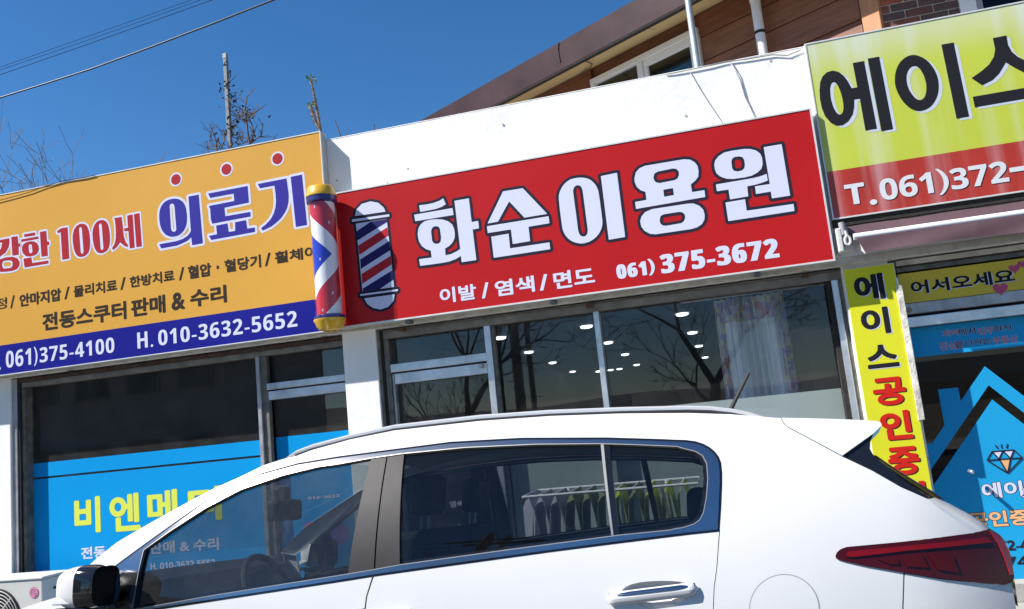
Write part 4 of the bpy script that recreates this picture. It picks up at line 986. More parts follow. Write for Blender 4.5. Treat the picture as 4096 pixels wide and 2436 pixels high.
fillcurve([disc((lp_.x, lp_.z), (0.045, 0.045))], 'logo_disc', mat('logo_pink', (0.5, 0.16, 0.28), 0.5), ac, plane_xz(5.7165))
mlog = mat('logo_pale', (0.62, 0.42, 0.48), 0.5)
mb = MB().tube([(lp_.x + 0.032 * math.cos(t), 5.7155, lp_.z + 0.032 * math.sin(t)) for t in [0.9 + i * 0.26 for i in range(20)]], 0.0022, 4)
mb.tube([(lp_.x + 0.004, 5.7155, lp_.z + 0.016), (lp_.x + 0.004, 5.7155, lp_.z - 0.014), (lp_.x + 0.014, 5.7155, lp_.z - 0.014)], 0.002, 4)
mb.tube([(lp_.x + 0.01, 5.7155, lp_.z), (lp_.x + 0.032, 5.7155, lp_.z)], 0.002, 4).ball((lp_.x - 0.012, 5.7155, lp_.z + 0.01), 0.004)
mb.build('logo', mlog, ac)
hp = P(*cA(368, 1305), 5.9)
MB().box(aq.x + 0.0005, aq.x + 0.006, 5.83, 5.93, az1 - 0.10, az1 - 0.08).build('handle', m_grime_shade, ac)

# clothes rack with towels in front of the barber shop
YK = 5.6
ra, rb_ = P(*cB(1312, 668), YK - 0.2), P(2790, 1925, YK - 0.2)
rz_ = (ra.z + P(*cB(2473, 625), YK - 0.2).z) / 2
rk = thing('drying_rack', 'white folding drying rack hung with green and grey towels outside the barber shop', 'drying rack', ((ra.x + rb_.x) / 2, YK, 0.12))
m_rackw = mat('rack_white', (0.62, 0.64, 0.64), 0.4)
x0, x1 = ra.x, rb_.x; y0, y1 = YK - 0.22, YK + 0.22
MB().tube([(x0, y0, rz_), (x1, y0, rz_), (x1, y1, rz_), (x0, y1, rz_), (x0, y0, rz_)], 0.009, 8).build('frame', m_rackw, rk, smooth=True)
nb = 11
for k in range(1, nb): MB().tube([(x0 + (x1 - x0) * k / nb, y0, rz_), (x0 + (x1 - x0) * k / nb, y1, rz_)], 0.006, 6).build('rod', m_rackw, rk, smooth=True)
for s in (0.2, 0.8):
    xx = x0 + (x1 - x0) * s
    MB().tube([(xx, y0, rz_), (xx + 0.1, y1 + 0.02, 0.12)], 0.009, 8).build('leg', m_rackw, rk, smooth=True); MB().tube([(xx, y1, rz_), (xx + 0.1, y0 - 0.02, 0.12)], 0.009, 8).build('leg', m_rackw, rk, smooth=True)
tcol = [('towel_lime', (0.50, 0.58, 0.06)), ('towel_grey', (0.40, 0.40, 0.47)), ('towel_moss', (0.26, 0.30, 0.16)), ('towel_pale', (0.62, 0.63, 0.60))]
ordn = ('first', 'second', 'third', 'fourth', 'fifth', 'sixth', 'seventh', 'eighth', 'ninth', 'tenth', 'eleventh', 'twelfth', 'thirteenth', 'fourteenth', 'fifteenth', 'sixteenth')
tnames = ('lime green', 'grey', 'moss green', 'pale grey')
rnd = random.Random(8)
def cloth(name, col):
    if name in MATS: return MATS[name]
    m = mat(name, col, 0.95, var=0.1, vscale=30, bump=0.3, bscale=200); n = m.node_tree.nodes; l = m.node_tree.links
    tl_ = n.new('ShaderNodeBsdfTranslucent'); tl_.inputs[0].default_value = (*col, 1); mx = n.new('ShaderNodeMixShader'); mx.inputs[0].default_value = 0.45
    l.new(n['Principled BSDF'].outputs[0], mx.inputs[1]); l.new(tl_.outputs[0], mx.inputs[2]); l.new(mx.outputs[0], n['Material Output'].inputs[0])
    return m
for k in range(nb):
    ci = rnd.choice((0, 1, 1, 2, 3, 0)); tm = cloth(*tcol[ci])
    xx = x0 + (x1 - x0) * (k + 0.0 if k else 0.12) / nb; ph = rnd.uniform(0, 6); ln = rnd.uniform(0.42, 0.52)
    def tow(u, v, xx=xx, ph=ph, ln=ln):
        if v < 0.5: d = (0.5 - v) * 2; off = -0.012 - 0.055 * d ** 0.6
        else: d = (v - 0.5) * 2; off = 0.012 + 0.055 * d ** 0.6
        return (xx + off + 0.016 * math.sin(u * 7 + ph) * d + (0.06 * d * (0.5 - u) if k == 0 else 0), y0 + 0.03 + (y1 - y0 - 0.06) * u, rz_ + 0.008 - ln * d)
    o = MB().grid(tow, 10, 12).build('towel', tm, None, smooth=True)
    tag(o, f'{tnames[ci]} towel hanging on the white drying rack, {ordn[k]} from its left end', 'towel', 'towels on the drying rack')

# ================================================================ house behind the shops
ang = rad(57)
hu = Vector((-math.sin(ang), math.cos(ang), 0)); ho = Vector((-math.cos(ang), -math.sin(ang), 0))   # along the wall to the left; outwards
hp0 = P(3500, 100, 6.62); hp0.z = 0
def W(px, py, off=0.0):
    p = Pp(px, py, hp0 + ho * off, np.array(ho)); return p
def sz(px, py, off=0.0):
    p = W(px, py, off); return ((p - hp0).dot(hu), p.z)
def HP(s, z, off=0.0):
    p = hp0 + hu * s + ho * off; return Vector((p.x, p.y, z))
def hbox(mb, s0, s1, z0, z1, o0, o1):
    k = len(mb.v)
    mb.v += [HP(s, z, o) for z in (z0, z1) for o in (o0, o1) for s in (s0, s1)]
    mb.f += [tuple(k + i for i in q) for q in ((0, 2, 3, 1), (4, 5, 7, 6), (0, 1, 5, 4), (2, 6, 7, 3), (0, 4, 6, 2), (1, 3, 7, 5))]
    return mb
ze = (sz(2086, 416)[1] + sz(2750, 71)[1]) / 2
zf = ze - 0.11                                          # the soffit slopes down to the roof edge
offs = []
for q in ((1848, 464), (2400, 184), (2750, 6)):
    p = Pz(*q, zf); offs.append((p - hp0).dot(ho))
EO = sum(offs) / 3
ft = (sz(1661, 498, EO)[1] + sz(2550, 0, EO)[1]) / 2
house = thing('house', 'timber clad house with a dark metal roof edge rising behind the white parapet', 'house', (hp0.x, hp0.y, 0))
m_wood = mat('stained_timber', (0.20, 0.076, 0.034), 0.6, var=0.25, vscale=3, stretch=(1, 1, 9), bump=0.25, bscale=12)
m_wood2 = mat('stained_timber_dark', (0.155, 0.055, 0.025), 0.6, var=0.25, vscale=3, stretch=(1, 1, 9), bump=0.25, bscale=12)
m_fascia = mat('fascia_metal', (0.034, 0.017, 0.021), 0.5, metal=0.0, spec=0.15, var=0.3, vscale=2.2, bump=0.7, bscale=1.8)
m_soffit = mat('soffit_cream', (0.56, 0.43, 0.22), 0.8, var=0.06, vscale=2)
m_upvc = mat('white_upvc', (0.68, 0.69, 0.7), 0.4, var=0.03, vscale=5)
SL = 11.0
hbox(MB(), 0.06, SL, zt - 0.149, ze + 0.3, -0.25, -0.03).build('wall', m_wood2, house)
MB().prism([HP(-1.6, ze, -0.02), HP(SL + .4, ze, -0.02), HP(SL + .4, zf, EO - 0.031), HP(-1.6, zf, EO - 0.031)], (0, 0, 0.02)).build('soffit', m_soffit, house)
for s in (1.9, 4.1, 6.4): MB().prism([HP(s, ze - 0.001, 0.0), HP(s + .006, ze - 0.001, 0.0), HP(s + .006, zf - 0.001, EO - 0.032), HP(s, zf - 0.001, EO - 0.032)], (0, 0, -0.002)).build('soffit_joint', m_grime_shade, house)
edges = [-1.6, 0.4, 2.2, 3.9, 5.6, 7.4, 9.3, SL + 0.4]
for a, b in zip(edges[:-1], edges[1:]):
    hbox(MB(), a + 0.0004, b - 0.0004, zf - 0.035, ft, EO - 0.03, EO).build('fascia_panel', m_fascia, house)
hbox(MB(), -1.6, SL + 0.4, zf - 0.05, zf - 0.0355, EO - 0.06, EO - 0.004).build('drip_edge', m_grime_shade, house)
mb = MB(); rz_b = ft + 1.6
mb.prism([HP(-1.6, ft - 0.02, EO - 0.04), HP(SL + .4, ft - 0.02, EO - 0.04), HP(SL + .4, rz_b, EO - 4.0), HP(-1.6, rz_b, EO - 4.0)], (0, 0, 0.06)); mb.build('roof', m_fascia, house)
# window in the timber wall
ws0, wz1 = sz(2369, 323); ws1 = sz(2795, 112)[0]; wz0 = wz1 - 1.15
wl, wr = max(ws0, ws1), min(ws0, ws1)
smid = sz(2569, 300)[0]
wf = hbox(MB(), wr, wl, wz1 - 0.06, wz1, -0.03, 0.045).build('window', m_upvc, house, bevel=0.005)
for a, b in ((wl - 0.06, wl), (wr, wr + 0.06)): hbox(MB(), a, b, wz0, wz1 - 0.0605, -0.03, 0.045).build('frame', m_upvc, wf, bevel=0.005)
hbox(MB(), wr + 0.0605, wl - 0.0605, wz0, wz0 + 0.06, -0.03, 0.045).build('frame', m_upvc, wf, bevel=0.005)
hbox(MB(), smid - 0.035, smid + 0.035, wz0 + 0.061, wz1 - 0.061, -0.02, 0.03).build('mullion', m_upvc, wf, bevel=0.005)
hbox(MB(), wr + 0.062, smid - 0.037, wz1 - 0.13, wz1 - 0.062, -0.015, 0.02).build('sash', m_upvc, wf, bevel=0.005)
hbox(MB(), smid - 0.085, smid - 0.037, wz0 + 0.062, wz1 - 0.131, -0.015, 0.02).build('sash', m_upvc, wf, bevel=0.005)
hbox(MB(), wr + 0.062, wr + 0.115, wz0 + 0.062, wz1 - 0.131, -0.015, 0.02).build('sash', m_upvc, wf, bevel=0.005)
m_hgl = glass('house_glass', (0.35, 0.5, 0.5), 1.5, 0.0, 1.5)
for a, b in ((wr + 0.07, smid - 0.04), (smid + 0.036, wl - 0.061)):
    MB().quad(HP(b, wz0 + 0.06, -0.006), HP(a, wz0 + 0.06, -0.006), HP(a, wz1 - 0.062, -0.006), HP(b, wz1 - 0.062, -0.006)).build('pane', m_hgl, wf)
m_blind = mat('blind_teal', (0.10, 0.16, 0.17), 0.8)
MB().quad(HP(smid, wz0, -0.02), HP(wr, wz0, -0.02), HP(wr, wz1 - 0.24, -0.02), HP(smid, wz1 - 0.24, -0.02)).build('blind', m_blind, wf)
# timber planks: each board a part
post0, post1 = sz(3450, 60)[0], sz(3526, 60)[0]
bh = 0.235; z = ze - 0.012; rnd = random.Random(5); k = 0
while z > zt - 0.15:
    za, zb = z - bh + 0.008, z
    spans = [(max(post0, post1) + 0.012, SL - 0.2)]
    if za < wz1 + 0.0 and zb > wz0: spans = [(max(post0, post1) + 0.012, wr - 0.003), (wl + 0.003, SL - 0.2)]
    for (a, b) in spans:
        cut = a + rnd.uniform(1.2, 2.6)
        while a < b - 0.02:
            e = min(cut, b)
            mb = MB(); kk = 0
            mb.v += [HP(s, zz, o) for (zz, o) in ((za, -0.03), (za, 0.012), (zb, 0.004), (zb, -0.03)) for s in (a + 0.001, e - 0.001)]
            mb.f += [(0, 2, 3, 1), (2, 4, 5, 3), (4, 6, 7, 5), (6, 0, 1, 7), (0, 6, 4, 2), (1, 3, 5, 7)]
            mb.build('plank', m_wood if rnd.random() < 0.6 else m_wood2, house, bevel=0.003, seg=1)
            a = e; cut = a + rnd.uniform(2.0, 3.2)
    z -= bh
hbox(MB(), min(post0, post1), max(post0, post1), zt - 0.149, ze - 0.02, -0.05, 0.035).build('corner_post', mat('corner_timber', (0.42, 0.19, 0.085), 0.6, var=0.2, vscale=3, stretch=(9, 9, 1), bump=0.2), house, bevel=0.006)
# brick wall
bw0 = P(3522, 120, 6.6).x; bw1 = P(3838, 40, 6.6).x
YBR = 6.60
brw = thing('brick_wall', 'dark red brick wall with pale mortar beside the house corner above the lime sign', 'wall', (bw0, YBR, 2.4))
MB().box(bw0 - 0.02, bw1, YBR + 0.008, YBR + 0.2, zt - 0.149, 5.4).build('mortar', mat('mortar_pale', (0.50, 0.49, 0.47), 0.9, var=0.12, vscale=30, bump=0.4), brw)
bms = [mat('brick_a', (0.11, 0.045, 0.04), 0.85, var=0.35, vscale=40, bump=0.5, bscale=120), mat('brick_b', (0.16, 0.055, 0.04), 0.85, var=0.3, vscale=40, bump=0.5, bscale=120), mat('brick_c', (0.085, 0.05, 0.05), 0.85, var=0.35, vscale=40, bump=0.5, bscale=120), mat('brick_d', (0.28, 0.07, 0.035), 0.85, var=0.3, vscale=40, bump=0.5, bscale=120)]
base_me = {}
z = 3.72; row = 0
zoff = P(*c3(1500, 95), YBR).z; z = zoff - 9 * 0.067 + 0.005
rnd = random.Random(2)
while z < 5.0:
    x = bw0 - (0.1 if row % 2 else 0.0)
    while x < bw1 - 0.01:
        a = max(x, bw0); e = min(x + 0.19, bw1 - 0.002)
        if e - a > 0.02:
            ln = round(e - a, 3); mi = rnd.choice((0, 0, 1, 2, 2, 3)); key = (ln, mi)
            if key not in base_me:
                m0 = MB().box(0, ln, 0, 0.02, 0, 0.057); me = bpy.data.meshes.new('brick'); me.from_pydata([tuple(v) for v in m0.v], [], m0.f); me.materials.append(bms[mi]); base_me[key] = me
            o = bpy.data.objects.new('brick', base_me[key]); COL.objects.link(o); o.parent = brw; BASE[o.name] = BASE[brw.name]
            o.location = Vector((a, YBR - 0.001 + rnd.uniform(-.002, .002), z)) - BASE[brw.name]
        x += 0.20
    z += 0.067; row += 1
# window right of the brick
bwn = thing('house_window', 'white framed upper window with dark glass right of the brick wall', 'window', (bw1, YBR, 3))
MB().box(bw1 + 0.002, P(3905, 25, YBR).x, YBR - 0.02, YBR + 0.1, zt - 0.149, 5.3).build('frame', m_upvc, bwn, bevel=0.006)
wx = P(3905, 25, YBR).x
MB().box(wx + 0.001, wx + 0.05, YBR + 0.01, YBR + 0.1, zt - 0.149, 5.3).build('sash', mat('grey_sash', (0.3, 0.31, 0.33), 0.4), bwn)
MB().quad((wx + 0.05, YBR + 0.03, zt - 0.149), (wx + 1.6, YBR + 0.03, zt - 0.149), (wx + 1.6, YBR + 0.03, 5.3), (wx + 0.05, YBR + 0.03, 5.3)).build('pane', glass('house_glass_dark', (0.08, 0.09, 0.1), 1.5, 0, 0.6), bwn)
MB().quad((wx + 0.05, YBR + 0.3, zt - 0.149), (wx + 1.6, YBR + 0.3, zt - 0.149), (wx + 1.6, YBR + 0.3, 5.3), (wx + 0.05, YBR + 0.3, 5.3)).build('curtain', m_dark, bwn)
MB().box(wx + 1.6, wx + 4.0, YBR + 0.002, YBR + 0.2, zt - 0.149, 5.4).build('wall_panel', mat('render_beige', (0.42, 0.38, 0.33), 0.85, var=0.08, vscale=3), brw)
MB().box(bw0 - 0.3, wx + 4.2, YBR - 0.45, YBR + 3.0, 5.405, 5.6).build('eave', m_fascia, brw, bevel=0.01)
MB().box(bw1 + 0.004, wx + 1.6, YBR + 0.006, YBR + 0.2, 5.302, 5.403).build('lintel', m_upvc, brw)
# down pipe
pt, pb = W(3012, 20, 0.10), W(3064, 218, 0.10); xp = (pt + pb) / 2
dp = thing('downpipe', 'white plastic rain pipe with a dark clip on the timber wall', 'rain pipe', (xp.x, xp.y, 2.6))
el = xp + hu * 0.10 + ho * 0.1
zq = W(3012, 6, 0.1).z
MB().tube([Vector((xp.x, xp.y, zt - 0.149)), Vector((xp.x, xp.y, zq))], 0.042, 16).build('pipe', m_upvc, dp, smooth=True)
MB().tube([Vector((xp.x, xp.y, zq - 0.005)), Vector((xp.x, xp.y, zq + 0.06))], 0.049, 16).build('collar', m_upvc, dp, smooth=True)
MB().tube([Vector((xp.x, xp.y, zq + 0.05)), Vector((xp.x, xp.y, zq + 0.10)), Vector((el.x, el.y, zq + 0.2)), Vector((el.x, el.y, ze + 0.0))], 0.042, 14).build('elbow', m_upvc, dp, smooth=True)
zk = W(*c3(620, 225), 0.1).z
MB().tube([Vector((xp.x, xp.y, zk - 0.012)), Vector((xp.x, xp.y, zk + 0.012))], 0.047, 16).build('clip', m_grime_shade, dp, smooth=True)
# galvanised pole behind the parapet
pp_ = P(2796, 262, 6.75); pq_ = P(2745, 4, 6.75)
t = thing('steel_pole', 'thin galvanised steel pole standing behind the parapet in front of the house window', 'pole', (pp_.x, 6.75, zt - 0.15))
MB().tube([((pp_.x + pq_.x) / 2, 6.75, zt - 0.15), ((pp_.x + pq_.x) / 2, 6.75, 6.2)], 0.027, 14).build('shaft', mat('galvanised', (0.45, 0.5, 0.52), 0.45, metal=0.5, var=0.15, vscale=12), t, smooth=True)
# cables
m_cab = mat('cable_white', (0.6, 0.6, 0.6), 0.6); m_cabk = mat('cable_black', (0.008, 0.008, 0.009), 0.5, spec=0.25)
def cable(pts, r, m, label, name='cable', group=None, n=6):
    o = MB().tube(pts, r, n).build(name, m, None, smooth=True); return tag(o, label, 'cable', group)
cable([P(*c3(*q), YPAR - 0.01) for q in ((-60, 525), (0, 515), (120, 489), (250, 462), (340, 440), (400, 430), (500, 420), (700, 386), (800, 392), (900, 350))], 0.004, mat('cable_grey', (0.28, 0.28, 0.27), 0.6), 'grey cable lying along the top edge of the white parapet')
cable([P(*c3(*q), YPAR - 0.006) for q in ((115, 513), (170, 610), (225, 700), (280, 780), (338, 868))], 0.003, m_cab, 'thin pale cable hanging down the parapet, nearer the pole')
cable([P(*c3(*q), YPAR - 0.006) for q in ((398, 436), (430, 500), (460, 570), (480, 640), (530, 740), (572, 828))], 0.0045, m_cab, 'thicker pale cable hanging down the parapet, nearer the lime sign')
cable([P(*c3(*q), YPAR - 0.012) for q in ((398, 436), (450, 520), (468, 580), (500, 690), (540, 770), (565, 826))], 0.003, m_cab, 'slim twin of the thicker pale cable hanging on the parapet')
cable([W(*c2(*q), EO + 0.006) for q in ((1562, 300), (1558, 350), (1566, 400), (1572, 440))] , 0.006, m_cabk, 'short black cable crossing the dark roof fascia')
sq = [Pz(*c2(*q), (ze + zf) / 2 - 0.03) for q in ((1600, 440), (1680, 428), (1760, 434), (1800, 452), (1790, 475))] + [W(*c2(*q), 0.02) for q in ((1720, 520), (1600, 580), (1430, 668), (1340, 715))]
cable(sq, 0.007, mat('cable_soffit', (0.12, 0.09, 0.05), 0.7), 'dark cable looping under the cream soffit of the house')
def extend(pts, d=25):
    a, b = pts[0], pts[1]; c, e = pts[-2], pts[-1]
    return [a + (a - b).normalized() * d] + pts + [e + (e - c).normalized() * d]
for nm, pxs, r, lab, Y in (('thick', ((-300, 482), (0, 391), (180, 335), (362, 277), (600, 190), (850, 95), (1093, 0), (1350, -105)), 0.0125, 'thick black overhead cable, lowest of the wires in the sky', 10.0),
                        ('a', ((-300, 378), (0, 269), (250, 181), (500, 93), (764, 0), (1000, -85)), 0.0045, 'thin overhead wire, uppermost of the three thin wires', 14.0),
                        ('b', ((-300, 388), (0, 280), (300, 178), (550, 90), (801, 0), (1000, -70)), 0.0045, 'thin overhead wire, middle of the three thin wires', 14.0),
                        ('c', ((-300, 400), (0, 299), (300, 195), (600, 89), (849, 0), (1000, -53)), 0.006, 'thin overhead wire, lowest of the three thin wires', 14.0)):
    cable(extend([P(*q, Y) for q in pxs], 12), r, m_cabk if nm == 'thick' else mat('wire_grey', (0.03, 0.03, 0.045), 0.95, spec=0.05), lab, 'overhead_wire', 'overhead wires', 8)
cable([P(*q, 5.99) for q in ((-20, 806), (60, 785), (120, 768), (180, 745), (260, 722), (340, 710), (380, 700))], 0.003, mat('wire_grey', (0.03, 0.03, 0.045), 0.95, spec=0.05), 'thin sagging wire along the top of the amber sign', 'cable')

# ================================================================ post with dead vine, bare shrubs and trees behind the amber sign
m_bark = mat('twig_bark', (0.10, 0.07, 0.055), 0.9, var=0.3, vscale=20)
m_bark2 = mat('grey_bark', (0.17, 0.15, 0.14), 0.9, var=0.3, vscale=10)
m_barkd = mat('street_bark', (0.15, 0.125, 0.105), 0.95, var=0.3, vscale=8)
m_dead = mat('dead_leaf', (0.05, 0.028, 0.02), 0.9, var=0.4, vscale=20)
def leafset(mb, pts, n, spread, size, rnd):
    for _ in range(n):
        p = rnd.choice(pts) + Vector([rnd.gauss(0, spread) for _ in range(3)])
        a = Vector([rnd.uniform(-1, 1) for _ in range(3)]).normalized(); b = a.orthogonal().normalized(); s = size * rnd.uniform(.5, 1.3)
        mb.quad(p - a * s, p + b * s * .6, p + a * s, p - b * s * .5 + Vector((0, 0, s * .3)))
YT = 8.4
rnd = random.Random(11)
pa, pbm = P(897, 218, YT), P(925, 590, YT)
xpst = (pa.x + pbm.x) / 2
t = thing('post', 'square grey metal post wrapped in dead vine behind the amber sign', 'post', (xpst, YT, zt - 0.15))
MB().box(xpst - 0.022, xpst + 0.022, YT - 0.022, YT + 0.022, zt - 0.15, pa.z).build('shaft', mat('grey_post', (0.17, 0.20, 0.215), 0.7, metal=0.0, var=0.2, vscale=10), t, bevel=0.003)
MB().box(xpst - 0.025, xpst + 0.025, YT - 0.025, YT + 0.025, pa.z - 0.06, pa.z + 0.004).build('cap', mat('post_cap', (0.3, 0.32, 0.32), 0.6), t, bevel=0.004)
vine = []
hz = pa.z - (zt + 0.2)
for i in range(90):
    f = i / 89; vine.append(Vector((xpst + 0.035 * math.cos(i * 0.55) + (0.05 + 0.03 * math.sin(i)) * (1 if f < .75 else .4), YT + 0.035 * math.sin(i * .55), zt + 0.1 + hz * f)))
v_ = thing('dead_vine', 'dried brown climbing vine clinging to the grey post', 'vine', (xpst, YT, zt - 0.15))
mb = MB().tube(vine, 0.006, 5); v2 = [p + Vector((rnd.gauss(0.04, 0.03), rnd.gauss(0, .02), rnd.gauss(0, .02))) for p in vine[10:80]]; mb.tube(v2, 0.004, 4)
mb.build('stem', m_bark, v_)
mb = MB(); leafset(mb, vine[30:80], 95, 0.045, 0.022, rnd); leafset(mb, v2, 80, 0.05, 0.024, rnd); mb.build('leaf_cluster', m_dead, v_)['kind'] = 'stuff'
def twigs(mb, pts, r, rnd, n, ln, dep=2):
    for _ in range(n):
        i = rnd.randrange(1, len(pts)); f = rnd.random(); p = pts[i - 1].lerp(pts[i], f)
        d = (pts[i] - pts[i - 1]).normalized(); a = d.orthogonal().normalized(); a.rotate(Matrix.Rotation(rnd.uniform(0, 6.28), 3, d))
        e = (d * rnd.uniform(.3, 1) + a * rnd.uniform(.6, 1.1)); e.normalize(); L = ln * rnd.uniform(.4, 1.2)
        q = [p, p + e * L * .5 + Vector((0, 0, L * .08)), p + e * L + Vector((0, 0, L * .25))]
        mb.tube(q, [r, r * .8, r * .5], 4, caps=False)
        if dep > 1: twigs(mb, q, r * .6, rnd, 2, L * .5, dep - 1)
def shrub(label, stems, Y, r, seed, tn=5, tl=0.12, leaves=0, name='bare_shrub', zb=None):
    rnd = random.Random(seed); b = P(*stems[0][0], Y); zb = zb or zt - 0.2
    t = thing(name, label, 'shrub', (b.x, Y, zb)); alls = []
    for k, s in enumerate(stems):
        pts = [P(*q, Y + 0.12 * math.sin(k * 2.1)) for q in s]
        if k == 0: pts = [Vector((pts[0].x, pts[0].y, zb))] + pts
        alls += pts
        mb = MB().tube(pts, [r * (1 - .6 * i / len(pts)) * (1 if k == 0 else .75) for i in range(len(pts))], 6); twigs(mb, pts, r * .35, rnd, tn, tl); mb.build('branch', m_bark, t)
    if leaves:
        mb = MB(); leafset(mb, alls, leaves, 0.06, 0.02, rnd); mb.build('leaf_cluster', m_dead, t)['kind'] = 'stuff'
    return t
shrub('bare brown shrub with tangled upright branches right of the vine post', [[(1000, 585), (990, 520), (985, 470), (980, 440), (988, 386)], [(1000, 575), (1020, 560), (1045, 540), (1052, 492)], [(985, 470), (1010, 455), (1035, 440)], [(998, 560), (970, 575), (958, 545)], [(990, 500), (960, 470), (945, 440)], [(985, 450), (968, 435), (970, 455)], [(1002, 570), (1015, 530), (1005, 490), (985, 455)]], 8.3, 0.014, 21, 7, 0.16, 30)
shrub('low leafless shrub left of the vine post', [[(868, 600), (862, 555), (845, 515), (838, 495)], [(868, 595), (843, 570), (845, 530)], [(880, 598), (900, 560), (895, 520)], [(872, 598), (890, 590), (870, 560)], [(866, 598), (835, 594), (830, 590)]], 8.3, 0.010, 22, 7, 0.14, 25)
shrub('single dark leafless twig above the left end of the white parapet', [[(1366, 560), (1357, 530), (1350, 510), (1345, 495), (1340, 480)], [(1391, 556), (1388, 545), (1385, 533)], [(1391, 553), (1402, 547)]], 7.2, 0.008, 23, 2, 0.03)
shrub('small dark twig poking above the middle of the white parapet', [[(1501, 533), (1498, 515), (1495, 493)]], 7.2, 0.008, 24, 2, 0.02)
shrub('short bare twig above the amber sign right of the tangled shrub', [[(1085, 562), (1098, 550), (1112, 534)]], 7.6, 0.006, 25, 3, 0.05)
# thorny aralia stems with green buds
YR = 6.75
t = thing('thorny_sapling', 'two thorny brown stems with fresh green buds above the corner of the amber sign', 'sapling', (P(1280, 520, YR).x, YR, zt - 0.15))
m_thorn = mat('thorny_bark', (0.20, 0.14, 0.10), 0.9, var=0.35, vscale=40)
m_bud = mat('fresh_bud', (0.20, 0.23, 0.025), 0.85, var=0.35, vscale=30, spec=0.05)
rnd = random.Random(4)
for stem in ([(1282, 530), (1275, 480), (1268, 440), (1258, 390), (1250, 350), (1243, 325)], [(1276, 512), (1262, 485), (1250, 455), (1243, 430)]):
    pts = [P(*q, YR) for q in stem]
    if len(stem) == 6: pts = [Vector((pts[0].x, YR, zt - 0.15))] + pts
    mb = MB().tube(pts, [0.017 - 0.0012 * i for i in range(len(pts))], 8)
    for _ in range(70):
        i = rnd.randrange(1, len(pts)); p = pts[i - 1].lerp(pts[i], rnd.random()); a = Vector((rnd.uniform(-1, 1), rnd.uniform(-1, 1), rnd.uniform(-.2, .3))).normalized()
        mb.tube([p + a * .01, p + a * .03], [.004, .0006], 4, caps=False)
    mb.build('stem', m_thorn, t, smooth=True)
    mb = MB(); tip = pts[-1]
    for _ in range(26):
        a = Vector((rnd.uniform(-1, 1), rnd.uniform(-1, 1), rnd.uniform(-.15, 1))).normalized(); p = tip + a * rnd.uniform(0.005, 0.03) * Vector((1.4, 1.4, 1)).length / 1.6
        c = a.orthogonal().normalized(); L = rnd.uniform(.018, .035)
        mb.quad(p, p + a * L * .5 + c * L * .35, p + a * L, p + a * L * .5 - c * L * .35)
    mb.build('bud', m_bud, t)
# recursive bare trees
def bare_tree(base, h, seed, label, m, r0=0.12, fork=0.35, spread=0.55, depth=6, group=None, up=0.25, crook=0.16, name='bare_tree', nb=(2, 4), minr=0.0035):
    rnd = random.Random(seed); t = thing(name, label, 'tree', base, group)
    tr = MB(); cr = MB()
    def grow(p, d, L, r, dep):
        n = 4; pts = [p]; q = p; dd = d.copy(); side = []
        for i in range(n):
            dd = (dd + Vector([rnd.gauss(0, crook) for _ in range(3)]) * .6 + Vector((0, 0, up * .12))).normalized()
            q = q + dd * (L / n); pts.append(q)
            if dep > 1 and i > 0 and rnd.random() < 0.55: side.append((q.copy(), dd.copy()))
        rr = [max(minr, r * (1 - .35 * i / n)) for i in range(n + 1)]
        (tr if dep >= depth - 1 else cr).tube(pts, rr, 8 if dep >= depth - 1 else (5 if dep > 2 else 4), caps=False)
        if dep > 0:
            k = rnd.randint(*nb)
            for j in range(k):
                a = dd.orthogonal().normalized(); a.rotate(Matrix.Rotation(j * 6.28 / k + rnd.uniform(-.5, .5), 3, dd))
                e = (dd + a * rnd.uniform(spread * .6, spread * 1.3) + Vector((0, 0, up))).normalized()
                grow(q, e, L * rnd.uniform(.6, .85), rr[-1] * .72, dep - 1)
            for (sp_, sd) in side:
                a = sd.orthogonal().normalized(); a.rotate(Matrix.Rotation(rnd.uniform(0, 6.28), 3, sd))
                grow(sp_, (sd * .6 + a).normalized(), L * .5, rr[-1] * .5, max(0, dep - 2))
    grow(Vector(base), Vector((0.02, 0, 1)), h * fork, r0, depth)
    tr.build('trunk', m, t, smooth=True); cr.build('crown', m, t)
    return t
b = P(150, 900, 14.5); bare_tree((b.x, 14.5, 0), 5.0, 31, 'leafless grey tree whose fine twigs show above the left end of the amber sign', m_bark2, 0.09, 0.55, 0.6, 5, up=0.12, crook=0.25, minr=0.0045)
b = P(-560, 640, 13.0); bare_tree((b.x, 13.0, 0), 5.6, 37, 'leafless tree at the left edge reaching thin twigs into the sky', m_bark2, 0.12, 0.42, 0.7, 5, up=0.08, crook=0.22, minr=0.0045)

# ================================================================ street opposite, seen in the shop glass
def mirror(px, py, Yv): p = P(px, py, Yv); return Vector((p.x, 2 * YGL - p.y, p.z))
for k, (px, py, Yv, r, lab) in enumerate(((2072, 1500, 21.0, 0.15, 'round concrete utility pole across the street, thick one'), (2125, 1500, 21.6, 0.085, 'slim utility pole with step bolts across the street'))):
    p = mirror(px, py, Yv); t = thing('utility_pole', lab, 'utility pole', (p.x, p.y, 0.0), 'utility poles across the street')
    MB().tube([(p.x, p.y, -0.2), (p.x, p.y, 9.5)], [r, r * .75], 16).build('shaft', mat('pole_concrete', (0.2, 0.19, 0.18), 0.9, var=0.15), t, smooth=True)
    for j in range(14):
        z = 1.8 + j * 0.45; sgn = 1 if j % 2 else -1
        MB().tube([(p.x + sgn * r * .8, p.y, z), (p.x + sgn * (r + .14), p.y, z), (p.x + sgn * (r + .14), p.y, z + .03)], 0.012, 5).build('step_bolt', m_rust, t)
    MB().box(p.x - 0.9, p.x + 0.9, p.y - 0.05, p.y + 0.05, 8.6, 8.72).build('crossarm', m_rust, t)
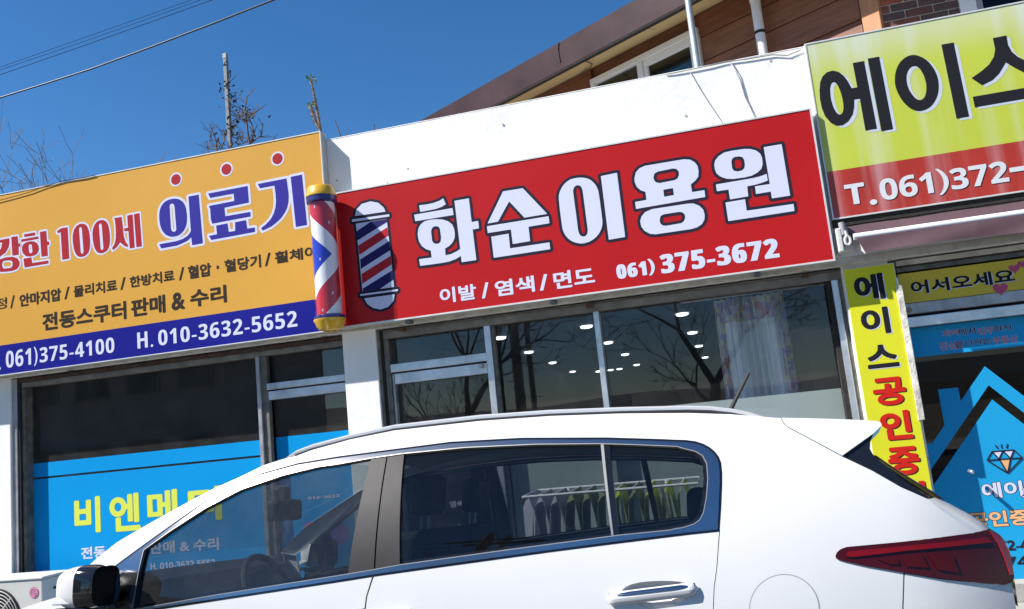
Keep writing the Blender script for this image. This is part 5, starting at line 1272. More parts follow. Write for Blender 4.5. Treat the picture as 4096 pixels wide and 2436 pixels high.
for k, (px, py, Yv, h, seed, lab) in enumerate(((1815, 1600, 19.5, 7.0, 3, 'bare street tree across the road, mirrored in the barber door glass'), (2828, 1560, 18.5, 7.5, 9, 'bare street tree across the road, mirrored left of the curtain'))):
    p = mirror(px, py, Yv); bare_tree((p.x, p.y, 0.0), h, seed, lab, m_barkd, 0.17, 0.27, 0.62, 6, 'bare street trees across the road', up=0.22, minr=0.006)
cable([Vector((-60, -8.4, 8.7)), Vector((-20, -8.4, 8.2)), Vector((20, -8.4, 8.2)), Vector((60, -8.4, 8.7))], 0.02, m_cabk, 'overhead cable along the far side of the street, lower one', 'overhead_wire')
cable([Vector((-60, -8.6, 9.3)), Vector((-20, -8.6, 8.9)), Vector((20, -8.6, 8.9)), Vector((60, -8.6, 9.3))], 0.012, m_cabk, 'overhead cable along the far side of the street, upper one', 'overhead_wire')

# ================================================================ white SUV
YCC = 4.02                                             # centre line of the car
def halfw(x, z):
    if z < 1.08: b = 0.925 - 0.03 * ((z - 0.8) / 0.3) ** 2 if z > 0.8 else 0.925 - 0.05 * ((0.8 - z) / 0.5) ** 2
    else:
        t = z - 1.08; b = 0.8989 - 0.187 * t - 0.42 * t * t
    if x > 0.0: b -= 0.075 * (x / 0.8) ** 2
    if x > 0.55: b -= 0.5 * (x - 0.55) ** 2
    if x < -2.5: b -= 0.07 * ((-2.5 - x)) ** 2
    if x < -3.1: b -= 0.6 * (-3.1 - x) ** 2
    return b
LEAN = rad(6.0); PIV = Vector((0, 3.1, 1.1))            # the road falls towards the shops, so the car leans with it
_RL = Matrix.Rotation(LEAN, 3, 'X')
def Lp(px, py, Y):
    """photo pixel -> point of the car's own upright frame on the plane at depth Y"""
    d = _RL @ Vector(ray(px, py)); o = PIV + _RL @ (Vector(CAMV) - PIV)
    return o + d * ((Y - o.y) / d.y)
def cp(px, py):
    """photo pixel -> (x, z) on the near flank of the car body"""
    Y = 3.1
    for _ in range(14):
        p = Lp(px, py, Y); Y = YCC - halfw(p.x, p.z)
    return (p.x, p.z)
def A_(*q): return [cp(*cA(*p)) for p in q]
def B_(*q): return [cp(*cB(*p)) for p in q]
def C_(*q): return [cp(*cC(*p)) for p in q]
def F_px(*q): return [cp(*p) for p in q]
m_car = mat('car_paint_white', (0.56, 0.565, 0.575), 0.25, coat=0.7, spec=0.35, var=0.012, vscale=2.5)
m_chrome = mat('chrome', (0.44, 0.44, 0.45), 0.16, metal=1.0)
m_satin = mat('satin_black_trim', (0.025, 0.024, 0.027), 0.5, var=0.1, vscale=10, spec=0.22)
m_gloss = mat('gloss_black', (0.008, 0.008, 0.01), 0.08, coat=0.5)
m_rub = mat('rubber', (0.012, 0.012, 0.012), 0.7)
m_gf = glass('car_glass_front', (0.25, 0.28, 0.285), 1.5, 0.0, 1.15, 0.022)
m_gr = glass('car_glass_rear', (0.50, 0.53, 0.54), 1.5, 0.0, 1.0, 0.003)
m_tail = mat('tail_lamp_red', (0.15, 0.002, 0.005), 0.2, coat=0.25, spec=0.2)
m_taild = mat('tail_lamp_dark', (0.045, 0.0015, 0.003), 0.2, coat=0.3, spec=0.2)
car = thing('parked_car', 'white sport utility car parked along the kerb with chrome window trim and roof rails', 'car', (-1.3, YCC, 0))

def dens(pts, step=0.03, closed=True):
    out = []; n = len(pts)
    for i in range(n if closed else n - 1):
        a, b = np.array(pts[i]), np.array(pts[(i + 1) % n]); k = max(1, int(np.ceil(np.linalg.norm(b - a) / step)))
        for j in range(k): out.append(tuple(a + (b - a) * j / k))
    if not closed: out.append(tuple(pts[-1]))
    return out
def inside(p, poly):
    x, y = p; c = False; n = len(poly); j = n - 1
    for i in range(n):
        if (poly[i][1] > y) != (poly[j][1] > y) and x < (poly[j][0] - poly[i][0]) * (y - poly[i][1]) / (poly[j][1] - poly[i][1] + 1e-15) + poly[i][0]: c = not c
        j = i
    return c
def surf_n(x, z, side):
    e = 0.004; hx = (halfw(x + e, z) - halfw(x - e, z)) / (2 * e); hz_ = (halfw(x, z + e) - halfw(x, z - e)) / (2 * e)
    return Vector((-hx, side, -hz_)).normalized()
def panel(name, poly, m, off=0.0, lip=0.015, holes=(), step=0.05, par=None, sides=(-1, 1), solid=True):
    """a body panel: outline in (x, z), laid on the flank (near side -1, far side +1), edges turned inwards"""
    outl = dens(poly, 0.03); hl = [dens(h, 0.03) for h in holes]
    vs = [Vector(p) for p in outl]; ed = [(i, (i + 1) % len(outl)) for i in range(len(outl))]
    for h in hl:
        k = len(vs); vs += [Vector(p) for p in h]; ed += [(k + i, k + (i + 1) % len(h)) for i in range(len(h))]
    O = np.array(outl); lo, hi = O.min(0), O.max(0); bnd = np.array([tuple(v) for v in vs])
    for i, gx in enumerate(np.arange(lo[0] + step / 2, hi[0], step)):
        for gz in np.arange(lo[1] + (step / 2 if i % 2 else 0), hi[1], step):
            if inside((gx, gz), outl) and not any(inside((gx, gz), h) for h in hl) and ((bnd - (gx, gz)) ** 2).sum(1).min() > (step * .45) ** 2: vs.append(Vector((gx, gz)))
    v2, e2, f2, *_r = delaunay_2d_cdt(vs, ed, [], 0, 1e-6)
    tris = []
    for f in f2:
        c = (sum(v2[i].x for i in f) / len(f), sum(v2[i].y for i in f) / len(f))
        if inside(c, outl) and not any(inside(c, h) for h in hl): tris.append(f)
    out = []
    for side in sides:
        b = BASE[(par or car).name]; co = []; nr = []; faces = []
        for v in v2:
            n = surf_n(v.x, v.y, side); co.append(Vector((v.x, YCC + side * (halfw(v.x, v.y) + off), v.y)) - b); nr.append(n)
        for f in tris:
            a, b_, c_ = [co[i] for i in f[:3]]
            nn = (b_ - a).cross(c_ - a)
            faces.append(tuple(f) if nn.y * side > 0 else tuple(reversed(f)))
        if lip:
            cnt = {}
            for f in faces:
                for i in range(len(f)):
                    a, c = f[i], f[(i + 1) % len(f)]; key = (min(a, c), max(a, c)); cnt.setdefault(key, []).append((a, c))
            mp = {}
            def dupv(i, ins):
                k2 = (i, ins)
                if k2 not in mp:
                    mp[k2] = len(co); co.append(co[i] - nr[i] * (lip if ins else 0)); nr.append(nr[i])
                return mp[k2]
            for key, l_ in cnt.items():
                if len(l_) == 1:
                    a, c = l_[0]; faces.append((dupv(c, 0), dupv(a, 0), dupv(a, 1), dupv(c, 1)))
        me = bpy.data.meshes.new(name); me.from_pydata([tuple(c) for c in co], [], faces); me.materials.append(m); me.update()
        me.polygons.foreach_set('use_smooth', [len(f) == 3 for f in faces])
        me.normals_split_custom_set_from_vertices([tuple(n) for n in nr]) if not lip else None
        if lip:
            ln = []
            for p in me.polygons:
                for vi in p.vertices: ln.append(tuple(nr[vi]) if len(p.vertices) == 3 else tuple(p.normal))
            me.normals_split_custom_set(ln)
        out.append(link(name, me, par or car))
    return out

# outlines traced on the flank
chr_out = A_((820, 1180), (1450, 728), (1550, 668), (1850, 530), (2100, 460)) + B_((0, 412), (350, 366), (800, 308), (1300, 280), (1900, 278), (2300, 290)) + C_((0, 294), (80, 296), (150, 305), (205, 323), (250, 347), (285, 378), (310, 412), (325, 450), (332, 520), (332, 600), (325, 760), (315, 930)) + B_((2473, 952), (1990, 1012), (1500, 1075), (700, 1185), (270, 1245), (0, 1288)) + A_((1900, 1362), (1160, 1475), (660, 1560))
chr_in = A_((1020, 1068), (1200, 938), (1450, 775), (1700, 642), (2000, 540), (2250, 480)) + B_((0, 462), (235, 420), (470, 387), (900, 345), (1400, 322), (1850, 318), (2100, 325), (2400, 338)) + C_((60, 350), (150, 372), (200, 402), (228, 455), (236, 560), (225, 700), (205, 800), (180, 850), (140, 880), (60, 905), (0, 914)) + B_((2350, 922), (1990, 958), (1200, 1062), (440, 1168), (250, 1203), (0, 1245)) + A_((2000, 1305), (1500, 1385), (1000, 1475), (940, 1484))
def grow_poly(p, d):
    p = np.array(p); a = np.roll(p, 1, 0); b = np.roll(p, -1, 0); t = b - a; n = np.stack([t[:, 1], -t[:, 0]], 1); n /= np.linalg.norm(n, axis=1)[:, None]
    area = 0.5 * np.sum(p[:, 0] * b[:, 1] - b[:, 0] * p[:, 1])
    return [tuple(q) for q in p + n * (d if area > 0 else -d)]
# white flank of the greenhouse, roof edge, pillar and rear quarter
roof_edge = F_px((1180, 1826), (1245, 1801), (1400, 1758), (1576, 1722), (1916, 1684), (2199, 1664), (2482, 1654), (2750, 1652), (2922, 1657), (3060, 1668))
apil = A_((520, 1262), (600, 1200), (700, 1112), (830, 1010), (1000, 910), (1300, 745), (1500, 640), (1700, 550), (1860, 470), (2000, 425))
dp_ = C_((755, 135), (775, 175), (800, 200), (900, 252), (1185, 405), (1400, 507), (1600, 622), (1790, 706), (1900, 792), (2000, 862), (2125, 942))
lamp = C_((2130, 944), (1600, 1010), (1220, 1045), (1175, 1062), (1150, 1085), (1140, 1112), (1150, 1132), (1200, 1146), (1350, 1180), (1620, 1227))
seam = C_((1620, 1230), (1612, 1484))
arc = [(-0.05 + 0.43 * math.cos(a), 0.36 + 0.43 * math.sin(a)) for a in [math.pi * i / 14 for i in range(15)]]
rx_ = C_((275, 1484))[0][0]
side_poly = apil + roof_edge + dp_ + lamp + seam + [(seam[-1][0], 0.42)] + [p for p in arc if p[0] > rx_ + 0.006 and p[1] < 0.79] + [(rx_ + 0.004, 0.80)] + C_((281, 1484), (287, 1330), (305, 1200), (325, 935)) + [chr_out[i] for i in range(len(A_((0, 0))) * 0 + 5 + 6 + 10, 4, -1)] + chr_out[4::-1] + A_((760, 1240), (640, 1300))
panel('body_side', side_poly, m_car)
# doors
dtop_r = B_((268, 1256), (700, 1190), (1500, 1080), (1990, 1017), (2473, 957)) 
rear_door = dtop_r + C_((292, 1190), (280, 1300), (263, 1484)) + [(rx_ - 0.012, 0.80)] + [p for p in arc if p[0] < rx_ - 0.02] + [(arc[-1][0] - 0.02, 0.34)]
rear_door = dtop_r + C_((318, 938), (299, 1200), (281, 1330), (275, 1484)) + [(rx_ - 0.004, 0.80)] + [p for p in arc[4:] if p[0] < rx_ - 0.03] + [(-0.52, 0.30)] + [(cp(*cB(180, 1484))[0] + 0.006, 0.30)] + B_((201, 1484), (210, 1400), (259, 1250))
cup1 = [cp(*cB(*q)) for q in ((2010, 1350), (2040, 1325), (2080, 1308), (2140, 1294), (2200, 1288), (2280, 1284), (2350, 1285), (2420, 1291), (2473, 1302))] + [cp(*cC(*q)) for q in ((50, 1312), (75, 1330), (95, 1375), (80, 1420), (20, 1445))] + [cp(*cB(*q)) for q in ((2400, 1464), (2330, 1470), (2200, 1478), (2150, 1468), (2110, 1450), (2050, 1405))]
dxh = -1.08
cup2 = [(x + dxh, z - 0.04) for x, z in cup1]
rd = panel('door', rear_door, m_car, holes=[cup1])
fx = -2.62
front_door = A_((660, 1566), (1160, 1480), (1900, 1367)) + B_((0, 1294), (245, 1252), (199, 1400), (189, 1484)) + [(cp(*cB(180, 1484))[0] - 0.006, 0.30), (fx + 0.05, 0.30), (fx, 0.8)]
fd = panel('door', front_door, m_car, holes=[cup2])
arcf = [(-2.72 + 0.43 * math.cos(a), 0.36 + 0.43 * math.sin(a)) for a in [math.pi * i / 14 for i in range(15)]]
fend_top = A_((655, 1300), (520, 1270))
fender = [(fx - 0.012, 0.82)] + A_((640, 1572), (645, 1310), (525, 1275)) + [(-2.75, 1.075), (-3.05, 1.03), (-3.3, 0.97), (-3.42, 0.9), (-3.45, 0.6), (-3.2, 0.45)] + [p for p in reversed(arcf)] + [(-2.26, 0.3)]
fender = A_((640, 1572), (645, 1310), (525, 1275)) + [(-2.9, 1.06), (-3.1, 1.02), (-3.3, 0.96), (-3.42, 0.9), (-3.45, 0.55)] + [p for p in reversed(arcf)][0:9] + [(fx - 0.012, 0.80)]
panel('fender', fender, m_car)
panel('sill', [(-2.24, 0.2), (-0.5, 0.2), (-0.5, 0.288), (-2.24, 0.288)], m_satin)
bump = C_((1632, 1232), (1900, 1276), (2200, 1304), (2330, 1313), (2385, 1298)) + [(0.872, 0.80), (0.885, 0.6), (0.87, 0.4), (seam[-1][0] + 0.008, 0.36)] + C_((1624, 1484))
panel('rear_bumper', bump, m_car)
m_seam = mat('seam_grey', (0.17, 0.175, 0.18), 0.6)
for q in (C_((310, 940), (330, 940), (309, 1200), (288, 1340), (284, 1484), (268, 1484), (276, 1340), (293, 1200)), B_((245, 1250), (275, 1250), (215, 1400), (205, 1484), (182, 1484), (192, 1400)), C_((1612, 1232), (1638, 1232), (1630, 1484), (1606, 1484))):
    panel('panel_seam', q, m_seam, off=-0.004, lip=0)
# window surround, pillars and glass
panel('window_trim', grow_poly(chr_out, -0.0045), m_chrome, off=0.004, holes=[grow_poly(chr_in, 0.0034)], step=0.04, lip=0.012)
panel('window_gasket', grow_poly(chr_out, 0.004), m_gloss, off=0.0012, holes=[grow_poly(chr_out, -0.0042)], step=0.04, lip=0.004)
m_bright = mat('bright_trim', (0.34, 0.335, 0.32), 0.35, metal=0.7)
panel('trim_highlight', grow_poly(chr_in, 0.0032), m_bright, off=0.0045, holes=[chr_in], step=0.04, lip=0.014)  # pale ring drawn in as the highlight along the chrome edge
panel('window_gasket', [tuple(p) for p in chr_in], m_gloss, off=-0.012, lip=0.0, holes=[[(p[0] * .985 + np.mean([q[0] for q in chr_in]) * .015, p[1] * .955 + np.mean([q[1] for q in chr_in]) * .045) for p in chr_in]], step=0.05)
panel('pillar_cover', B_((237, 423), (347, 403), (256, 1200), (75, 1233)), m_satin, off=0.0, lip=0.02)
panel('pillar_cover', B_((357, 401), (470, 388), (440, 1165), (267, 1198)), m_satin, off=0.0, lip=0.02)
panel('window_gasket', A_((1000, 1083), (1034, 1060), (945, 1482), (905, 1482)), m_gloss, off=0.0, lip=0.02)
panel('window_gasket', B_((1883, 318), (1923, 319), (1993, 956), (1950, 961)), m_gloss, off=0.0, lip=0.015)
panel('window_strip', B_((1860, 318), (1881, 318), (1951, 961), (1936, 963)), m_bright, off=0.003, lip=0.015)
def bot(a, b, n=4): return [(a[0] + (b[0] - a[0]) * i / n, a[1] + (b[1] - a[1]) * i / n) for i in range(n + 1)]
wq = A_((845, 1205), (1000, 1083), (905, 1482), (845, 1482))
panel('mirror_triangle', A_((850, 1195), (1000, 1080), (905, 1484), (850, 1500)), m_gloss, off=-0.004, lip=0.02)
fw = A_((1034, 1060), (1200, 938), (1450, 775), (1700, 642), (2000, 540), (2250, 480)) + B_((0, 462), (237, 420), (75, 1235)) + A_((2385, 1242), (2000, 1305), (1500, 1385), (1000, 1475), (945, 1484))
fw = A_((1034, 1060), (1200, 938), (1450, 775), (1700, 642), (2000, 540), (2250, 480)) + B_((0, 462), (237, 420), (75, 1235), (0, 1245)) + A_((2000, 1305), (1500, 1385), (1000, 1475), (945, 1484))
w1 = panel('window', fw, m_gf, off=-0.012, lip=0, step=0.06)
w2 = panel('window', B_((470, 386), (900, 345), (1400, 322), (1883, 318), (1950, 962), (1200, 1062), (440, 1168)), m_gr, off=-0.012, lip=0, step=0.06)
w3 = panel('window', B_((1923, 319), (2100, 325), (2400, 338)) + C_((60, 350), (150, 372), (200, 402), (228, 455), (236, 560), (225, 700), (205, 800), (180, 850), (140, 880), (60, 905), (0, 914)) + B_((2350, 922), (1993, 958)), m_gr, off=-0.012, lip=0, step=0.06)
# tail lamp on the flank, wrapping the corner
lampf = C_((2130, 946), (1600, 1013), (1222, 1048), (1178, 1065), (1154, 1087), (1145, 1112), (1153, 1129), (1200, 1143), (1350, 1177), (1620, 1224), (1900, 1270), (2200, 1300), (2330, 1309), (2388, 1292), (2400, 1250), (2385, 1160), (2360, 1070), (2330, 1005), (2285, 955), (2220, 925))
tl = panel('tail_lamp', lampf, m_taild, off=0.006, lip=0.03)
lb = C_((1225, 1075), (1600, 1040), (2200, 975), (2240, 1010), (1640, 1070), (1260, 1115), (1215, 1110))
for side_i, sd in ((0, -1), (1, 1)):
    panel('light_bar', lb, m_tail, off=0.012, lip=0.006, par=tl[side_i], sides=(sd,))
    for q in (((1435, 1130), (1570, 1118), (1590, 1165), (1520, 1165)), ((1600, 1118), (1750, 1100), (1795, 1190), (1640, 1180)), ((1790, 1100), (1930, 1090), (1965, 1110), (2010, 1225), (1860, 1205))):
        panel('lamp_cell', C_(*q), mat('tail_cell', (0.05, 0.0015, 0.002), 0.2, coat=0.2, spec=0.2), off=0.011, lip=0.005, par=tl[side_i], sides=(sd,))
    panel('lamp_edge', C_((2225, 930), (2285, 960), (2328, 1008), (2358, 1070), (2383, 1160), (2396, 1240), (2370, 1240), (2330, 1120), (2290, 1030)), mat('lamp_edge_red', (0.2, 0.012, 0.02), 0.15, coat=0.4), off=0.011, lip=0.005, par=tl[side_i], sides=(sd,))
# spoiler side and black fin
def arcpt(x, z, off=0.0, side=-1): return Vector((x, YCC + side * (halfw(x, z) + off), z))
spo = C_((760, 132), (1000, 137), (1300, 147), (1425, 155), (1460, 165), (1468, 185), (1412, 240), (1188, 400), (905, 248), (805, 196), (778, 168))
panel('spoiler_side', spo, m_car, off=0.0, lip=0.05)
panel('spoiler_fin', C_((1190, 408), (1412, 246), (1390, 300), (1387, 350), (1405, 385), (1440, 425), (1500, 470), (1600, 560), (1700, 625), (1800, 690), (1790, 702), (1600, 617), (1400, 502)), m_gloss, off=-0.01, lip=0.05)
# fuel flap
fl = [cp(*cC(780 + 250 * math.cos(a), 1486 + 250 * math.sin(a))) for a in [i * 2 * math.pi / 44 for i in range(44)]]
fl2 = [cp(*cC(780 + 243 * math.cos(a), 1486 + 243 * math.sin(a))) for a in [i * 2 * math.pi / 44 for i in range(44)]]
panel('fuel_flap', fl, mat('shadow_gap', (0.25, 0.25, 0.26), 0.6), off=0.0006, lip=0, holes=[fl2], sides=(-1,))
panel('fuel_flap', fl2, m_car, off=0.0012, lip=0.0, sides=(-1,), step=0.03)
# door handles
def handle(pts_out, pts_cup, par, side):
    (xa, za), (xb, zb) = pts_out
    n = 14; pts = []
    cx_, cz_ = np.mean([q[0] for q in pts_cup]), np.mean([q[1] for q in pts_cup]); ring = dens(pts_cup, 0.012)
    def bowl(u, v):
        q = ring[int(round(v * len(ring))) % len(ring)]; x = cx_ + (q[0] - cx_) * u; z = cz_ + (q[1] - cz_) * u
        return (x, YCC + side * (halfw(x, z) - 0.034 * (1 - u ** 5)), z)
    MB().grid(bowl, 10, len(ring)).build('handle_cup', m_car, par, smooth=True)
    mb = MB()
    def hs(u, v):
        f = u; x = xa + (xb - xa) * f; z = za + (zb - za) * f
        ends = min(1, min(f, 1 - f) / 0.08) ** 0.5 if 0 < f < 1 else 0
        hgt_ = 0.023 * ends + 0.001; dpt = 0.03 * (0.5 + .5 * ends) * (1 - .25 * abs(2 * f - 1) ** 3); a = 2 * math.pi * v
        zz = z + hgt_ * math.sin(a); base = YCC + side * (halfw(x, z) + 0.012 * min(1, ends + .2))
        return (x, base + side * 0.016 * ends * (math.cos(a)), zz)
    mb.grid(hs, 28, 14); h = mb.build('handle', m_car, par, smooth=True)
    mb = MB()
    def st(u, v):
        f = 0.03 + 0.94 * u; x = xa + (xb - xa) * f; z = za + (zb - za) * f + 0.012 + 0.011 * (v - 0.3)
        return (x, YCC + side * (halfw(x, za) + 0.0295 - 0.009 * v * v - 0.02 * abs(2 * f - 1) ** 6), z)
    mb.grid(st, 24, 4); mb.build('handle_strip', m_chrome, par, smooth=True)
hx0, hx1 = cp(2425, 2398), cp(2795, 2352)
for i_, sd in ((0, -1), (1, 1)):
    handle((hx0, hx1), cup1, rd[i_], sd)
    handle(((hx0[0] + dxh, hx0[1] - 0.04), (hx1[0] + dxh, hx1[1] - 0.04)), cup2, fd[i_], sd)
# roof, windscreen, bonnet, tailgate: lofted between the two flanks
def loft(name, edge, m, crown, fwd=None, ny=14, inset=0.0, off=(0, 0, 0), smooth=True):
    nodes = edge
    def fn(u, v):
        f = u * (len(nodes) - 1); i = min(int(f), len(nodes) - 2); t = f - i
        x = nodes[i][0] + (nodes[i + 1][0] - nodes[i][0]) * t; z = nodes[i][1] + (nodes[i + 1][1] - nodes[i][1]) * t
        w = halfw(x, z) - inset; s = 2 * v - 1
        bul = 1 - s * s
        return (x + (fwd or 0) * bul + off[0], YCC + s * w, z + crown * bul + off[2])
    return MB().grid(fn, max(2, (len(nodes) - 1) * 3), ny).build(name, m, car, smooth=smooth)
loft('roof', [apil[-1]] + roof_edge + C_((755, 137)), m_car, 0.035)
loft('windscreen', apil[1:], glass('windscreen_glass', (0.8, 0.85, 0.84), 1.5, 0, 0.35), 0.02, fwd=-0.12, inset=0.012)
hood = [(-3.46, 0.82), (-3.40, 0.90), (-3.25, 0.965), (-3.05, 1.02), (-2.85, 1.06)] + [(apil[1][0] - 0.04, apil[1][1] - 0.05)]
loft('bonnet', hood, m_car, 0.0, fwd=-0.10, inset=0.004)
loft('front_bumper', [(-3.44, 0.25), (-3.47, 0.45), (-3.47, 0.65), (-3.46, 0.818)], m_car, 0.0, fwd=-0.16, inset=0.0)
spt = C_((760, 132), (1000, 137), (1300, 147), (1425, 155), (1462, 166))
loft('spoiler', spt, m_car, 0.03, fwd=0.02)
loft('spoiler', C_((1462, 168), (1412, 241), (1190, 402)), m_gloss, 0.02, fwd=0.02)
def cpi(px, py, ins):
    Y = 3.1
    for _ in range(14):
        p = Lp(px, py, Y); Y = YCC - halfw(p.x, p.z) + ins
    return (p.x, p.z, ins)
def CI(ins, *q): return [cpi(*cC(*p), ins) for p in q]
def resample(pts, n):
    pts = [np.array(p) for p in pts]; L = [0]
    for a, b in zip(pts, pts[1:]): L.append(L[-1] + np.linalg.norm((b - a)[:2]))
    out = []
    for i in range(n):
        t = L[-1] * i / (n - 1); k = max(j for j in range(len(L)) if L[j] <= t + 1e-9); k = min(k, len(pts) - 2)
        f = (t - L[k]) / max(1e-9, L[k + 1] - L[k]); out.append(pts[k] + (pts[k + 1] - pts[k]) * min(1, f))
    return out
def ribbon(name, A, B, m, bulge=0.0):
    n = 14; A, B = resample(A, n), resample(B, n)
    for sd in (-1, 1):
        def fn(u, v, sd=sd):
            i = min(int(u * (n - 1)), n - 2); f = u * (n - 1) - i
            a = A[i] + (A[i + 1] - A[i]) * f; b = B[i] + (B[i + 1] - B[i]) * f; c = a + (b - a) * v
            return (c[0] + bulge * 4 * v * (1 - v), YCC + sd * (halfw(c[0], c[1]) - c[2]), c[1])
        MB().grid(fn, 26, 6).build(name, m, car, smooth=True)
def across(name, A, m, fwd, ny=16):
    A = resample(A, 14)
    def fn(u, v):
        i = min(int(u * 13), 12); f = u * 13 - i; c = A[i] + (A[i + 1] - A[i]) * f; s_ = 2 * v - 1
        return (c[0] + fwd * (1 - s_ * s_), YCC + s_ * (halfw(c[0], c[1]) - c[2]), c[1])
    MB().grid(fn, 26, ny).build(name, m, car, smooth=True)
gl_in = CI(0.02, (1420, 500), (1500, 545), (1600, 600), (1700, 660), (1800, 715), (1900, 768))
gl_out = CI(0.09, (1420, 395), (1500, 452), (1600, 515), (1700, 578), (1830, 655), (1915, 712))
ribbon('window_gasket', CI(0.004, (1400, 505), (1500, 560), (1600, 620), (1700, 665), (1790, 704)), CI(0.03, (1430, 445), (1500, 492), (1600, 560), (1700, 625), (1830, 702)), m_gloss)
m_grw = glass('car_rear_window', (0.05, 0.05, 0.05), 1.5, 0.0, 1.0)
ribbon('rear_window', CI(0.03, (1430, 445), (1500, 492), (1600, 560), (1700, 625), (1830, 702)), gl_out, m_grw, 0.012)
across('rear_window', gl_out, m_grw, 0.05)
sh_in = CI(0.0, (1792, 708), (1900, 792), (2000, 862), (2125, 941))
sh_out = CI(0.07, (1850, 690), (1975, 755), (2100, 822), (2190, 880), (2228, 912))
ribbon('tailgate', sh_in, sh_out, m_car, 0.01)
across('tailgate', sh_out, m_car, 0.06)
tl_out = CI(0.05, (2228, 914), (2300, 955), (2345, 1010), (2385, 1110), (2402, 1250))
across('tailgate', tl_out + [np.array((0.90, 0.82, 0.06))], m_car, 0.06)
loft('rear_bumper', [(0.872, 0.80), (0.885, 0.6), (0.87, 0.4), (0.82, 0.28)], m_car, 0.0, fwd=0.10)
# roof rails
rail_t = F_px((1120, 1842), (1180, 1806), (1245, 1781), (1400, 1740), (1576, 1702), (1916, 1663), (2199, 1643), (2482, 1632), (2750, 1626), (2838, 1628), (2922, 1637), (3002, 1652), (3075, 1668))
m_rail = mat('rail_silver', (0.62, 0.63, 0.65), 0.35, metal=0.45)
for sd in (-1, 1):
    mb = MB(); k = len(mb.v)
    prof = [(-0.018, -0.030), (-0.020, 0.006), (-0.010, 0.013), (0.010, 0.013), (0.018, 0.006), (0.016, -0.030)]
    for i, (x, z) in enumerate(rail_t):
        for (a, c) in prof: mb.v.append(Vector((x, YCC + sd * (halfw(x, z - 0.02) - 0.035) + a * -sd, z - 0.008 + c * (0.35 if i in (0, len(rail_t) - 1) else 1))))
    n = len(prof)
    for i in range(len(rail_t) - 1):
        for q in range(n):
            q2 = (q + 1) % n; mb.f.append((k + i * n + q, k + i * n + q2, k + (i + 1) * n + q2, k + (i + 1) * n + q))
    r_ = mb.build('roof_rail', m_rail, car, smooth=True)
    MB().tube([Vector((x, YCC + sd * (halfw(x, z) - 0.004), z - 0.019)) for x, z in rail_t[1:-1]], 0.0075, 6).build('rail_gasket', m_satin, r_)
# antenna
ab_, at_ = Lp(2922, 1640, YCC - 0.25), Lp(2996, 1491, YCC - 0.25)
MB().tube([ab_ - Vector((0.02, 0, 0.04)), ab_, at_], [0.012, 0.010, 0.0065], 8).build('antenna', m_rub, car, smooth=True)
# door mirrors
for sd in (-1, 1):
    # housing centre from its place in the picture on the near side
    my = YCC + sd * 1.02
    hx_, hz_ = -2.675, 1.095
    cap = MB()
    def mir(u, v, hx_=hx_, hz_=hz_, my=my):
        a = 2 * math.pi * v; ph = u * math.pi / 2
        cx_ = hx_ + 0.015 - 0.125 * math.sin(ph)
        c, s = math.cos(a), math.sin(a)
        sup = lambda t: math.copysign(abs(t) ** 0.6, t)
        return (cx_, my + sup(c) * 0.09 * math.cos(ph) ** 0.55, hz_ + sup(s) * 0.088 * math.cos(ph) ** 0.55 + 0.0)
    cap.grid(mir, 12, 28); mr = cap.build('mirror', m_car, car, smooth=True)
    def rim(u, v, hx_=hx_, hz_=hz_, my=my):
        a = 2 * math.pi * v; c, s = math.cos(a), math.sin(a); sup = lambda t: math.copysign(abs(t) ** 0.6, t)
        k = 1.0 - 0.1 * u * u; return (hx_ + 0.015 + 0.085 * u, my + sup(c) * 0.091 * k, hz_ + sup(s) * 0.089 * k)
    rb2 = MB().grid(rim, 6, 28); rb2.build('mirror_housing', m_gloss, mr, smooth=True)
    MB().prism([rim(1, i / 28) for i in range(28)], (-0.01, 0, 0)).build('mirror_glass', mat('mirror_glass', (0.05, 0.055, 0.06), 0.05, metal=1.0), mr)
    MB().box(hx_ - 0.095, hx_ + 0.0, my - 0.083, my + 0.083, hz_ - 0.062, hz_ - 0.036).build('turn_signal', mat('clear_lens', (0.7, 0.72, 0.74), 0.1, coat=1.0), mr, bevel=0.006)
    MB().box(hx_ - 0.10, hx_ + 0.06, my - 0.07, my + 0.07, hz_ - 0.10, hz_ - 0.075).build('mirror_base', m_gloss, mr, bevel=0.01)
    ya, yb = sorted((my - sd * 0.08, YCC + sd * 0.85))
    MB().box(hx_ - 0.02, hx_ + 0.05, ya, yb, hz_ - 0.11, hz_ - 0.07).build('mirror_arm', m_gloss, mr, bevel=0.012)
